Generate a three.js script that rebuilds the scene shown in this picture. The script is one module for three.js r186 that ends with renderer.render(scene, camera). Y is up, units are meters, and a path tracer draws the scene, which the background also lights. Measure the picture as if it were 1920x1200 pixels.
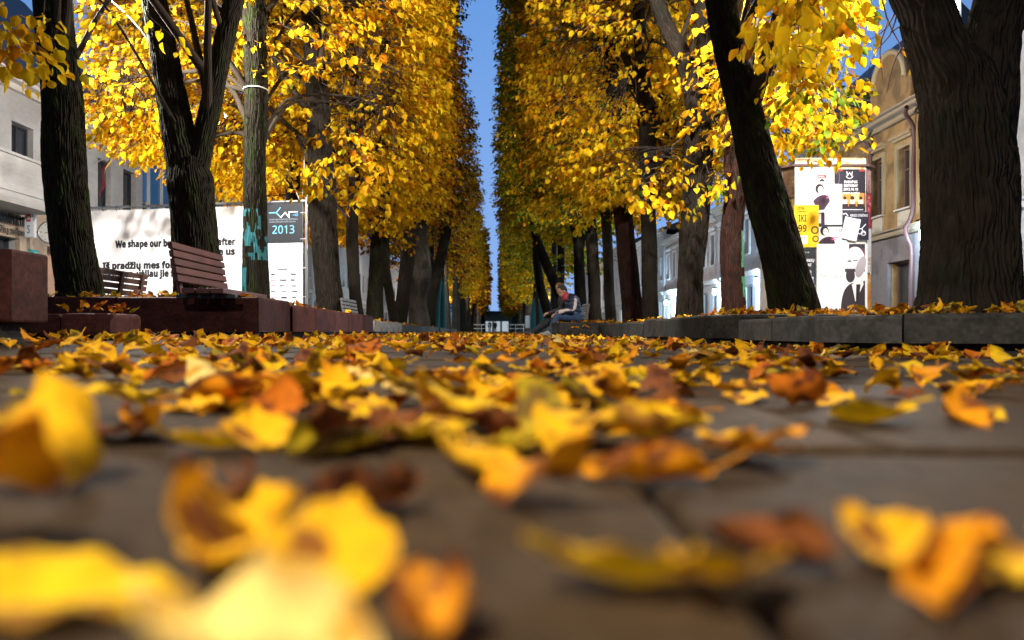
import * as THREE from 'three';
import { mergeGeometries } from 'three/addons/utils/BufferGeometryUtils.js';
import { MarchingCubes } from 'three/addons/objects/MarchingCubes.js';
import { TextGeometry } from 'three/addons/geometries/TextGeometry.js';
import { FontLoader } from 'three/addons/loaders/FontLoader.js';

// ---------------------------------------------------------------- camera, sky, sun, exposure
const scene = new THREE.Scene();
const F = 1500, VX = 935, VY = 622, CAM_H = 0.1;         // focal length in pixels of a 1920 x 1200 frame, vanishing point, camera height
const camera = new THREE.PerspectiveCamera(2 * Math.atan(600 / F) * 180 / Math.PI, 1.6, 0.05, 900);
camera.position.set(0, CAM_H, 0);
camera.lookAt(0, CAM_H, -1);
camera.setViewOffset(1920, 1200, 25, -22, 1920, 1200);   // a shifted lens keeps the trunks upright
camera.focus = 7.5;
camera.userData.fStop = 2.5;
camera.updateProjectionMatrix();
camera.updateMatrixWorld();

const renderer = new THREE.WebGLRenderer({ antialias: true });
renderer.toneMapping = THREE.LinearToneMapping;
renderer.toneMappingExposure = 1.0;
renderer.shadowMap.enabled = true;
renderer.setSize(1024, 640);

{ // a clear blue-hour sky, palest low over the far end of the avenue, where the last daylight is
  const W = 256, H = 128, a = new Float32Array(W * H * 4);
  const low = [0.29, 0.48, 0.9], mid = [0.125, 0.315, 0.75], high = [0.022, 0.052, 0.2];
  for (let j = 0; j < H; j++) for (let i = 0; i < W; i++) {
    const el = ((j + 0.5) / H) * 180 - 90, az = ((i + 0.5) / W) * 360 - 180 + 90;
    const e = Math.max(0, el);
    const t1 = Math.min(1, e / 26), t2 = Math.min(1, Math.max(0, (e - 26) / 60));
    const g = 0.5 + 0.5 * Math.cos(az * Math.PI / 180);
    const k = 0.26 + 0.74 * Math.pow(g, 2.4);
    for (let c = 0; c < 3; c++) {
      let v = low[c] + (mid[c] - low[c]) * t1;
      v = v + (high[c] - v) * t2;
      a[(j * W + i) * 4 + c] = v * k;
    }
    a[(j * W + i) * 4 + 3] = 1;
  }
  const sky = new THREE.DataTexture(a, W, H, THREE.RGBAFormat, THREE.FloatType);
  sky.mapping = THREE.EquirectangularReflectionMapping;
  sky.magFilter = sky.minFilter = THREE.LinearFilter;
  sky.needsUpdate = true;
  scene.background = sky;
  scene.environment = sky;
}
const afterglow = new THREE.DirectionalLight(new THREE.Color(1, 0.86, 0.72), 0.02);   // what is left of the sun, under the horizon
afterglow.position.set(-10, 14, -120);
afterglow.target.position.set(0, 0, -30);
afterglow.castShadow = true;
afterglow.shadow.radius = 30;
Object.assign(afterglow.shadow.camera, { left: -40, right: 40, top: 40, bottom: -40, near: 1, far: 300 });
scene.add(afterglow, afterglow.target);

// ---------------------------------------------------------------- helpers
function rng(seed) {
  let s = seed >>> 0;
  return () => { s = (s + 0x6D2B79F5) >>> 0; let t = s; t = Math.imul(t ^ (t >>> 15), t | 1); t ^= t + Math.imul(t ^ (t >>> 7), t | 61); return ((t ^ (t >>> 14)) >>> 0) / 4294967296; };
}
const V = (x, y, z) => new THREE.Vector3(x, y, z);
const P = (px, py, d) => V((px - VX) / F * d, CAM_H + (VY - py) / F * d, -d);   // a point seen at px, py in the photograph, d metres down the avenue
const clamp = (x, a, b) => Math.min(b, Math.max(a, x));
const gy = (x) => clamp(-0.013 * x, -0.055, 0.055);                             // the promenade drains to one side
const lerp = (a, b, t) => a + (b - a) * t;
function hash2(x, y, s) { let h = Math.imul(x | 0, 374761393) + Math.imul(y | 0, 668265263) + Math.imul(s | 0, 2147483647 ^ 0x1234567); h = Math.imul(h ^ (h >>> 13), 1274126177); return ((h ^ (h >>> 16)) >>> 0) / 4294967296; }
function noise2(x, y, s = 0, px = 0, py = 0) {
  const xi = Math.floor(x), yi = Math.floor(y), fx = x - xi, fy = y - yi, u = fx * fx * (3 - 2 * fx), v = fy * fy * (3 - 2 * fy);
  const m = (a, n) => (n ? ((a % n) + n) % n : a);
  const g = (a, b) => hash2(m(a, px), m(b, py), s);
  return lerp(lerp(g(xi, yi), g(xi + 1, yi), u), lerp(g(xi, yi + 1), g(xi + 1, yi + 1), u), v);
}
function fbm(x, y, s, o = 4, px = 0, py = 0) { let a = 0, k = 0.5, t = 0; for (let i = 0; i < o; i++) { a += k * noise2(x, y, s + i * 17, px, py); t += k; k *= 0.5; x *= 2; y *= 2; px *= 2; py *= 2; } return a / t; }

const used = new Map();
function numbered(name) { const n = used.get(name) ?? 0; used.set(name, n + 1); return n ? `${name}_${String(n).padStart(3, '0')}` : name; }
function shade(o) { o.castShadow = true; o.receiveShadow = true; return o; }
function mesh(name, geo, mat, parent) { const m = shade(new THREE.Mesh(geo, mat)); m.name = name; parent.add(m); return m; }
function tag(o, label, category, group) { o.userData.label = label; o.userData.category = category; if (group) o.userData.group = group; return o; }
function thing(name, label, category, pos = [0, 0, 0], turn = 0, group) {
  const o = new THREE.Group(); o.name = numbered(name); o.position.set(...pos); o.rotation.y = turn; scene.add(o); return tag(o, label, category, group);
}
function structure(o) { o.userData.kind = 'structure'; return o; }
function box(w, h, d, x = 0, y = 0, z = 0) { const g = new THREE.BoxGeometry(w, h, d); g.translate(x, y, z); return g; }
function chamferBox(w, h, d, c = 0.01) {   // a box with bevelled edges, base at y = 0
  const s = new THREE.Shape(), a = w / 2 - c, b = d / 2 - c;
  s.moveTo(-a, -b); s.lineTo(a, -b); s.lineTo(a, b); s.lineTo(-a, b); s.closePath();
  const g = new THREE.ExtrudeGeometry(s, { depth: h - 2 * c, bevelEnabled: true, bevelThickness: c, bevelSize: c, bevelSegments: 2 });
  g.rotateX(-Math.PI / 2); g.translate(0, c, 0); return g;
}
function tube(pts, radii, sides = 6, opts = {}) {   // tapered tube through points, uv in metres
  const n = pts.length, pos = [], nor = [], uv = [], idx = [], col = [];
  let T = V(0, 1, 0), N = V(1, 0, 0);
  let len = 0;
  for (let i = 0; i < n; i++) {
    const t = pts[Math.min(n - 1, i + 1)].clone().sub(pts[Math.max(0, i - 1)]).normalize();
    if (i === 0) { N = Math.abs(t.x) < 0.9 ? V(1, 0, 0) : V(0, 0, 1); N.sub(t.clone().multiplyScalar(N.dot(t))).normalize(); }
    else { N.sub(t.clone().multiplyScalar(N.dot(t))).normalize(); len += pts[i].distanceTo(pts[i - 1]); }
    T = t; const B = T.clone().cross(N);
    for (let k = 0; k <= sides; k++) {
      const a = k / sides * Math.PI * 2, c = Math.cos(a), s = Math.sin(a);
      let r = radii[i]; if (opts.bump) r += opts.bump(k % sides / sides, len, r, i / (n - 1));
      const d = N.clone().multiplyScalar(c).addScaledVector(B, s);
      pos.push(pts[i].x + d.x * r, pts[i].y + d.y * r, pts[i].z + d.z * r); nor.push(d.x, d.y, d.z);
      uv.push(k / sides * (opts.around ?? 6.283 * radii[0]), len);
      if (opts.color) col.push(...opts.color(pts[i].x + d.x * r, pts[i].y + d.y * r, pts[i].z + d.z * r, a));
    }
  }
  for (let i = 0; i < n - 1; i++) for (let k = 0; k < sides; k++) { const a = i * (sides + 1) + k, b = a + sides + 1; idx.push(a, a + 1, b, b, a + 1, b + 1); }
  const g = new THREE.BufferGeometry();
  g.setAttribute('position', new THREE.Float32BufferAttribute(pos, 3)); g.setAttribute('normal', new THREE.Float32BufferAttribute(nor, 3)); g.setAttribute('uv', new THREE.Float32BufferAttribute(uv, 2));
  if (opts.color) g.setAttribute('color', new THREE.Float32BufferAttribute(col, 3));
  g.setIndex(idx);
  if (opts.bump) { // normals from the real relief, welded over the seam
    g.computeVertexNormals(); const q = g.attributes.normal;
    for (let i = 0; i < n; i++) { const a = i * (sides + 1), b = a + sides; const v = V(q.getX(a) + q.getX(b), q.getY(a) + q.getY(b), q.getZ(a) + q.getZ(b)).normalize(); q.setXYZ(a, v.x, v.y, v.z); q.setXYZ(b, v.x, v.y, v.z); }
  }
  return g;
}
function smooth(pts, step) { const c = new THREE.CatmullRomCurve3(pts, false, 'centripetal'); return c.getSpacedPoints(Math.max(2, Math.ceil(c.getLength() / step))); }

// ---------------------------------------------------------------- textures and materials
function dataTex(w, h, fn, srgb, repeat = true) {
  const a = new Uint8Array(w * h * 4);
  for (let j = 0; j < h; j++) for (let i = 0; i < w; i++) { const c = fn(i / w, j / h); for (let k = 0; k < 3; k++) a[(j * w + i) * 4 + k] = clamp(Math.round((c.length ? c[k] : c) * 255), 0, 255); a[(j * w + i) * 4 + 3] = 255; }
  const t = new THREE.DataTexture(a, w, h); t.magFilter = t.minFilter = THREE.LinearFilter; if (repeat) t.wrapS = t.wrapT = THREE.RepeatWrapping; if (srgb) t.colorSpace = THREE.SRGBColorSpace; t.needsUpdate = true; return t;
}
const toS = (c) => (c <= 0.0031308 ? 12.92 * c : 1.055 * Math.pow(c, 1 / 2.4) - 0.055);
const lin = (r, g, b) => new THREE.Color().setRGB(r, g, b);
const std = (r, g, b, rough = 0.8, more = {}) => new THREE.MeshStandardMaterial({ color: lin(r, g, b), roughness: rough, ...more });

// bark: long ridges and fissures, 0.5 m x 1 m
const barkHeight = dataTex(256, 512, (u, v) => {
  const wob = (fbm(u * 4, v * 6, 3, 3, 4, 6) - 0.5) * 0.5;
  const a = Math.abs(((u * 15 + wob * 4 + fbm(u * 5, v * 5, 9, 2, 5, 5) * 1.2) % 1) * 2 - 1);
  return clamp(Math.pow(a, 0.7) * 0.75 + 0.25 * fbm(u * 32, v * 24, 5, 3, 32, 24), 0, 1);
}, false);
barkHeight.repeat.set(2, 1);
function barkTex(base, spot, seed) {
  const t = dataTex(256, 512, (u, v) => {
    const n = fbm(u * 20, v * 10, seed, 4, 20, 10), m = fbm(u * 3, v * 4, seed + 7, 4, 3, 4), q = clamp((m - 0.5) * 5 + (n - 0.5) * 2, 0, 1);
    return [0, 1, 2].map((k) => toS(lerp(base[k], spot[k], q) * (0.6 + 0.85 * n)));
  }, true);
  t.repeat.set(2, 1); return t;
}
const bark = {};
for (const [k, base, spot, s] of [['brown', [0.024, 0.018, 0.013], [0.018, 0.018, 0.011], 11], ['mossy', [0.022, 0.018, 0.012], [0.026, 0.033, 0.011], 12], ['red', [0.04, 0.017, 0.012], [0.024, 0.017, 0.013], 13], ['pale', [0.062, 0.052, 0.041], [0.036, 0.035, 0.026], 14]])
  bark[k] = new THREE.MeshPhysicalMaterial({ map: barkTex(base, spot, s), bumpMap: barkHeight, bumpScale: 0.02, roughness: 0.9, specularIntensity: 0.2 });
const twigMat = std(0.035, 0.024, 0.017, 0.85);
const limbMat = new THREE.MeshPhysicalMaterial({ specularIntensity: 0.2, map: barkTex([0.045, 0.033, 0.024], [0.03, 0.03, 0.018], 21), bumpMap: barkHeight, bumpScale: 0.006, roughness: 0.88 });

function speckle(base, amp, seed, stains, stainAmt) {
  return dataTex(256, 256, (u, v) => {
    const n = fbm(u * 48, v * 48, seed, 2, 48, 48), m = fbm(u * 4, v * 4, seed + 3, 4, 4, 4), st = clamp((m - 0.52) * 7, 0, 1) * stainAmt;
    return [0, 1, 2].map((k) => toS(lerp(base[k], stains[k], st) * (1 - amp / 2 + amp * n) * (0.8 + 0.4 * m)));
  }, true);
}
const fineBump = dataTex(256, 256, (u, v) => 0.6 * fbm(u * 40, v * 40, 77, 3, 40, 40) + 0.4 * fbm(u * 6, v * 6, 78, 3, 6, 6), false);
const granite = (base, seed, rough = 0.7) => new THREE.MeshPhysicalMaterial({ specularIntensity: 0.3, map: speckle(base, 0.9, seed, base.map((c) => c * 0.45), 0.8), bumpMap: fineBump, bumpScale: 0.004, roughness: rough });
const redGranite = [granite([0.062, 0.017, 0.012], 31), granite([0.048, 0.014, 0.01], 32), granite([0.075, 0.023, 0.017], 33)];
const greyGranite = [granite([0.042, 0.04, 0.035], 34), granite([0.034, 0.032, 0.028], 35), granite([0.052, 0.049, 0.043], 36)];
const darkGranite = [granite([0.035, 0.032, 0.027], 37), granite([0.043, 0.037, 0.031], 38)];
const paleGranite = [granite([0.2, 0.19, 0.175], 39), granite([0.23, 0.21, 0.195], 40)];
const soilMat = new THREE.MeshStandardMaterial({ map: speckle([0.05, 0.035, 0.022], 1.0, 41, [0.09, 0.06, 0.03], 0.6), bumpMap: fineBump, bumpScale: 0.02, roughness: 0.95 });
const steel = std(0.42, 0.44, 0.45, 0.35, { metalness: 0.9 });
const darkSteel = std(0.03, 0.035, 0.04, 0.45, { metalness: 0.3 });
const white = std(0.78, 0.78, 0.77, 0.6);
function canvasTex(w, h, draw) { const c = document.createElement('canvas'); c.width = w; c.height = h; const x = c.getContext('2d'); draw(x, w, h); const t = new THREE.CanvasTexture(c); t.colorSpace = THREE.SRGBColorSpace; return t; }
function printMat(w, h, draw, rough = 0.55) { return new THREE.MeshStandardMaterial({ map: canvasTex(w, h, draw), roughness: rough }); }
// ---------------------------------------------------------------- ground
const ground = structure(mesh('ground', new THREE.PlaneGeometry(700, 700).rotateX(-Math.PI / 2), new THREE.MeshStandardMaterial({ color: lin(0.06, 0.055, 0.05), roughness: 0.8, bumpMap: fineBump, bumpScale: 0.01 }), scene));
ground.position.set(0, -0.2, -200);
for (const s of [-1, 1]) { // pavements between the tree rows and the houses
  const w = structure(mesh(s < 0 ? 'side_pavement' : 'side_pavement_001', box(9.3, 0.1, 330), new THREE.MeshStandardMaterial({ map: speckle([0.16, 0.15, 0.14], 0.6, 50, [0.1, 0.095, 0.09], 0.6), roughness: 0.6, bumpMap: fineBump, bumpScale: 0.004 }), scene));
  w.position.set(s * 8.55, -0.11 - s * 0.052, -140);
}
const promenade = new THREE.Group(); promenade.name = 'promenade'; structure(promenade); scene.add(promenade); promenade.rotation.z = -0.013;
{
  const R = rng(5);
  const mats = [];
  for (let i = 0; i < 5; i++) { const b = [0.042, 0.026, 0.0135].map((c) => c * (0.7 + 0.15 * i)); const t = speckle(b, 0.7, 60 + i, [0.028, 0.019, 0.012], 0.8); t.repeat.set(1, 1); mats.push(new THREE.MeshPhysicalMaterial({ map: t, bumpMap: fineBump, bumpScale: 0.0035, roughness: 0.74, specularIntensity: 0.22 })); }
  const W = 0.5, gap = 0.012;
  const slab = chamferBox(W - gap, 0.06, W - gap, 0.007); slab.translate(0, -0.06, 0);
  { const u = slab.attributes.uv, p = slab.attributes.position; for (let i = 0; i < u.count; i++) u.setXY(i, p.getX(i) * 1.6, p.getZ(i) * 1.6); }
  const rest = [[], [], []];
  for (let r = 0; r < 130; r++) for (let c = -8; c < 8; c++) {
    const x = (c + 0.5) * W + (r % 2 ? W / 2 : 0) + 0.1, z = 0.55 - r * W;
    const y = (R() - 0.5) * 0.005, tx = (R() - 0.5) * 0.012, tz = (R() - 0.5) * 0.01, k = Math.floor(R() * 5), turn = Math.floor(R() * 4);
    if (z > -7.2 && Math.abs(x) < Math.max(1.2, 0.72 * -z + 0.6)) {
      const m = mesh(numbered('paving_slab'), slab, mats[k], promenade); m.position.set(x, y, z); m.rotation.set(tx, turn * Math.PI / 2, tz);
    } else { const m = new THREE.Matrix4().compose(V(x, y, z), new THREE.Quaternion().setFromEuler(new THREE.Euler(tx, turn * Math.PI / 2, tz)), V(1, 1, 1)); rest[k % 3].push(m); }
  }
  rest.forEach((list, k) => { const im = new THREE.InstancedMesh(slab, mats[k], list.length); list.forEach((m, i) => im.setMatrixAt(i, m)); im.name = numbered('far_paving'); im.userData.kind = 'stuff'; shade(im); promenade.add(im); });
  const bed = mesh('joint_sand', box(8.6, 0.05, 66, 0.1, -0.045, -32), std(0.05, 0.042, 0.033, 0.95), promenade); bed.receiveShadow = true;
  const far = mesh('far_promenade', box(8.4, 0.05, 130, 0, -0.025, -130), mats[1], promenade); far.receiveShadow = true;
}

// ---------------------------------------------------------------- planters: rings of stone blocks on a set-back plinth
function planter(name, label, pts, top, mats, o = {}) {
  const { thick = 0.16, blk = 0.9, lift = 0.07, soil = 0.05, seed = 1, cat = 'planter', group } = o;
  const R = rng(seed * 97 + 3), n = pts.length;
  let cx = 0, cz = 0; for (const p of pts) { cx += p[0] / n; cz += p[1] / n; }
  const base = gy(clamp(cx, -3, 3)) - 0.01;
  const g = thing(name, label, cat, [cx, base, -cz], 0, group);
  const loc = pts.map(([x, d]) => new THREE.Vector2(x - cx, -(d - cz)));
  let area = 0; for (let i = 0; i < n; i++) { const a = loc[i], b = loc[(i + 1) % n]; area += a.x * b.y - b.x * a.y; }
  const sg = area > 0 ? 1 : -1;
  const inset = (t) => loc.map((p, i) => {
    const a = loc[(i + n - 1) % n], b = loc[(i + 1) % n];
    const e1 = p.clone().sub(a).normalize(), e2 = b.clone().sub(p).normalize(), n1 = new THREE.Vector2(-e1.y * sg, e1.x * sg), n2 = new THREE.Vector2(-e2.y * sg, e2.x * sg);
    const m = n1.clone().add(n2).normalize(); return p.clone().addScaledVector(m, t / Math.max(0.3, m.dot(n1)));
  });
  const inn = inset(thick), plinthOut = inset(0.07), plinthIn = inset(thick + 0.02);
  const H = top - base;
  const prism = (a, b, ai, bi, y0, y1, c, w) => { // block between outer a-b and inner ai-bi with a softened rim
    const e = b.clone().sub(a).normalize(), q = (p, t) => p.clone().lerp(t, 0.08);
    const prof = (o_, i_) => { const d = i_.clone().sub(o_).normalize().multiplyScalar(c); return [[o_.x, y0, o_.y], [o_.x, y1 - c, o_.y], [o_.x + d.x * 0.35, y1 - c * 0.3, o_.y + d.y * 0.35], [o_.x + d.x, y1, o_.y + d.y], [i_.x, y1, i_.y], [i_.x, y0, i_.y]]; };
    const A = prof(a, ai), B = prof(b, bi), pos = [], uv = [];
    const L = a.distanceTo(b); let per = 0;
    const quad = (p, q2, r, s, u0, u1, v0, v1) => { pos.push(...p, ...q2, ...r, ...p, ...r, ...s); uv.push(u0, v0, u1, v0, u1, v1, u0, v0, u1, v1, u0, v1); };
    for (let k = 0; k < 6; k++) { const k2 = (k + 1) % 6, l = Math.hypot(A[k2][0] - A[k][0], A[k2][1] - A[k][1], A[k2][2] - A[k][2]); quad(A[k], B[k], B[k2], A[k2], w, w + L, per, per + l); per += l; }
    for (const [Q, f] of [[A, 1], [B, -1]]) for (let k = 1; k < 5; k++) { const t = f > 0 ? [Q[0], Q[k], Q[k + 1]] : [Q[0], Q[k + 1], Q[k]]; for (const p of t) { pos.push(...p); uv.push(p[0] + w, p[1]); } }
    const geo = new THREE.BufferGeometry(); geo.setAttribute('position', new THREE.Float32BufferAttribute(pos, 3)); geo.setAttribute('uv', new THREE.Float32BufferAttribute(uv, 2)); geo.computeVertexNormals(); return geo;
  };
  const plinth = [];
  for (let i = 0; i < n; i++) {
    const j = (i + 1) % n, L = loc[i].distanceTo(loc[j]), k = Math.max(1, Math.round(L / blk));
    for (let b = 0; b < k; b++) {
      const e = 0.004 / L, t0 = b / k + e, t1 = (b + 1) / k - e, w = (R() - 0.5) * 0.012, dy = (R() - 0.5) * 0.012;
      const mv = (A, B, t) => A.clone().lerp(B, t);
      const nrm = inn[i].clone().sub(loc[i]).normalize().multiplyScalar(w);
      mesh('block', prism(mv(loc[i], loc[j], t0).add(nrm), mv(loc[i], loc[j], t1).add(nrm), mv(inn[i], inn[j], t0), mv(inn[i], inn[j], t1), lift, H + dy, 0.02 + R() * 0.012, R() * 5), mats[Math.floor(R() * mats.length)], g);
    }
    plinth.push(prism(plinthOut[i], plinthOut[j], plinthIn[i], plinthIn[j], -0.05, lift - 0.002, 0.003, 0));
  }
  mesh('plinth', mergeGeometries(plinth), darkGranite[0], g);
  const sh = new THREE.Shape(inset(thick - 0.03).map((p) => new THREE.Vector2(p.x, -p.y)));
  const sg2 = new THREE.ShapeGeometry(sh); sg2.rotateX(-Math.PI / 2);
  if (soil !== null) mesh('soil', sg2, soilMat, g).position.y = H - soil;
  return g;
}
const rect = (x0, x1, d0, d1, c = 0) => (c ? [[x0, d0 + c], [x0 + c, d0], [x1 - c, d0], [x1, d0 + c], [x1, d1 - c], [x1 - c, d1], [x0 + c, d1], [x0, d1 - c]] : [[x0, d0], [x1, d0], [x1, d1], [x0, d1]]);
const soils = [];   // where leaves lie on planters: x0, x1, d0, d1, height
function bed(x0, x1, d0, d1, y) { soils.push([x0, x1, d0, d1, y]); }

// the banner side
planter('stone_planter', 'dark stone planter carrying the slatted bench in front of the printed banner', rect(-4.6, -2.1, 7.0, 8.05), 0.41, [redGranite[1], redGranite[0]], { seed: 1, blk: 1.25 }); bed(-4.5, -2.2, 7.1, 7.95, 0.37);
planter('stone_planter', 'long dark red stone planter behind the bench, streaked with pale drips', rect(-4.9, -2.1, 8.15, 13.4), 0.37, redGranite, { seed: 2, blk: 1.1 }); bed(-4.8, -2.2, 8.3, 13.3, 0.34);
planter('stone_planter', 'pale grey stone planter continuing the long dark red one', rect(-4.6, -2.1, 13.6, 17.4), 0.29, paleGranite, { seed: 3, blk: 0.9 }); bed(-4.5, -2.2, 13.7, 17.3, 0.26);
planter('stone_planter', 'low brown stone planter at the foot of the knobbly old trunk', rect(-4.4, -2.2, 18.6, 29.5), 0.27, greyGranite, { seed: 4, blk: 1.4 }); bed(-4.3, -2.3, 18.8, 29.3, 0.24);
planter('stone_planter', 'low dark stone planter beside the trunks wrapped in teal cloth', rect(-4.2, -2.3, 31.5, 44), 0.25, darkGranite, { seed: 5, blk: 1.6 });
{ // big red seat block and the low slab beside it
  const s = thing('seat_block', 'tall dark red stone seat block with a vertical seam, overhanging its base', 'stone seat', [-3.07, gy(-2.9), -4.16]);
  const b1 = chamferBox(0.62, 0.375, 0.33, 0.014); b1.translate(-0.325, 0.115, 0); mesh('block', b1, redGranite[1], s);
  const b2 = chamferBox(0.63, 0.37, 0.32, 0.014); b2.translate(0.32, 0.108, 0); mesh('block', b2, redGranite[0], s);
  mesh('plinth', chamferBox(1.1, 0.112, 0.22, 0.005), darkGranite[0], s);
  const l = thing('stone_slab', 'low dark red stone slab with a rounded end strewn with leaves', 'stone slab', [-3.47, gy(-2.9), -6.1]);
  const a1 = chamferBox(1.0, 0.17, 0.5, 0.03); a1.translate(-0.24, 0.025, 0); mesh('block', a1, redGranite[1], l);
  const a2 = chamferBox(0.36, 0.175, 0.5, 0.035); a2.translate(0.45, 0.025, 0); mesh('block', a2, redGranite[2], l);
  mesh('plinth', chamferBox(1.15, 0.03, 0.4, 0.003), darkGranite[0], l);
  bed(-4.0, -2.7, 5.9, 6.3, 0.235);
}
// the poster-column side
planter('stone_planter', 'grey stone planter round the massive forked trunk', [[1.92, 4.85], [2.2, 4.35], [3.0, 4.15], [4.3, 4.15], [4.3, 6.4], [1.92, 6.4]], 0.20, greyGranite, { seed: 6, blk: 0.75, lift: 0.085 }); bed(2.1, 4.2, 4.35, 6.3, 0.17);
planter('stone_planter', 'grey stone planter at the foot of the leaning trunk before the poster column', [[2.05, 7.95], [2.3, 7.55], [4.6, 7.55], [4.6, 11.3], [2.05, 11.3]], 0.265, greyGranite, { seed: 7, blk: 0.95, lift: 0.085 }); bed(2.2, 4.5, 7.7, 11.2, 0.235);
planter('stone_planter', 'low grey stone planter between the leaning trunk and the seated people', rect(2.05, 4.3, 12.4, 16.6, 0.2), 0.25, greyGranite, { seed: 8, blk: 1.0 }); bed(2.2, 4.2, 12.6, 16.4, 0.22);
planter('stone_planter', 'grey stone planter that the two people sit on', rect(1.17, 2.75, 17.6, 20.6, 0.15), 0.305, paleGranite.concat(greyGranite), { seed: 9, blk: 0.9 }); bed(1.3, 2.7, 17.8, 20.4, 0.27);
planter('stone_planter', 'low grey stone planter behind the seated people', rect(2.2, 4.2, 22.5, 34), 0.27, greyGranite, { seed: 10, blk: 1.4 }); bed(2.3, 4.1, 22.7, 33.8, 0.24);
planter('stone_planter', 'low dark stone planter beyond the seated people by the teal wrapped trunks', rect(2.2, 4.1, 37, 52), 0.25, darkGranite, { seed: 11, blk: 1.6 });
{
  const l = thing('stone_step', 'narrow stone step with fallen leaves in front of the seated people\'s planter', 'stone step', [2.15, gy(2), -17.3]);
  const a = chamferBox(1.3, 0.16, 0.3, 0.02); a.translate(0, 0.01, 0); mesh('block', a, greyGranite[1], l);
  mesh('plinth', chamferBox(1.2, 0.012, 0.24, 0.003), darkGranite[0], l);
  bed(1.5, 2.8, 17.17, 17.42, 0.15);
}
// ---------------------------------------------------------------- benches
const benchWood = (base, seed) => { const t = dataTex(256, 64, (u, v) => { const n = fbm(u * 6, v * 24, seed, 4, 6, 24), m = fbm(u * 3, v * 3, seed + 2, 3, 3, 3); return base.map((c) => toS(c * (0.55 + 0.6 * n + 0.35 * m))); }, true); return new THREE.MeshStandardMaterial({ map: t, roughness: 0.55, bumpMap: t, bumpScale: 0.002 }); };
const woodRed = [benchWood([0.085, 0.025, 0.021], 81), benchWood([0.07, 0.021, 0.018], 82), benchWood([0.098, 0.031, 0.025], 83)];
const woodBrown = [benchWood([0.09, 0.043, 0.03], 84), benchWood([0.10, 0.05, 0.036], 85)];
const woodGrey = [benchWood([0.11, 0.10, 0.09], 86)];
function bench(label, x, d, len, y, o) { // backrest of boards along the avenue; side +1 has its seat towards +x
  const { side = 1, mats, slats = 5, sh = 0.05, gap = 0.012, seat = 3, turn = 0, seed = 1, backY = 0.14 } = o, R = rng(seed);
  const b = thing('bench', label, 'bench', [x, y, -d], turn, o.group);
  const lean = -side * 0.16;
  for (let i = 0; i < slats; i++) {
    const g = chamferBox(0.038, sh, len * (1 - R() * 0.02), 0.006); g.rotateZ(-lean * 0);
    const m = mesh('slat', g, mats[Math.floor(R() * mats.length)], b); const h = backY + i * (sh + gap); m.position.set(lean * h, h, (R() - 0.5) * 0.015); m.rotation.z = -lean;
  }
  const top = backY + slats * (sh + gap);
  for (const t of [-0.36, 0, 0.36]) { const g = chamferBox(0.03, top - 0.02, 0.07, 0.004); const m = mesh('post', g, mats[0], b); m.position.set(lean * 0.02 - side * 0.038, 0, t * len); m.rotation.z = -lean; }
  for (let i = 0; i < seat; i++) { const g = chamferBox(0.105, 0.045, len, 0.006); const m = mesh('seat_plank', g, mats[i % mats.length], b); m.position.set(side * (0.09 + i * 0.12), 0.0, 0); m.rotation.y = (R() - 0.5) * 0.01; }
  for (const t of [-0.4, 0.4]) { const g = chamferBox(0.5, 0.035, 0.06, 0.003); const m = mesh('bearer', g, darkSteel, b); m.position.set(side * 0.2, -0.037, t * len); }
  return b;
}
bench('dark red slatted bench set on the planter against the mossy forked trunk', -2.68, 7.3, 1.25, 0.42, { mats: woodRed, slats: 5, sh: 0.058, gap: 0.011, seat: 3, seed: 2, backY: 0.1 });
bench('weathered brown slatted bench seen from behind, beside the trunk near the clock', -4.62, 9.6, 1.5, 0.37, { side: -1, mats: woodBrown, slats: 5, sh: 0.062, gap: 0.014, seat: 3, seed: 3, backY: 0.1 });
bench('small grey slatted bench on the long red planter beside the banner pole', -2.6, 14.2, 1.3, 0.27, { mats: woodGrey, slats: 5, sh: 0.05, gap: 0.014, seat: 3, seed: 4, backY: 0.1 });
bench('grey slatted bench close behind the seated people', 2.0, 19.1, 1.1, 0.29, { side: -1, mats: woodGrey, slats: 6, sh: 0.05, gap: 0.014, seat: 3, seed: 5, backY: 0.1 });
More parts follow.
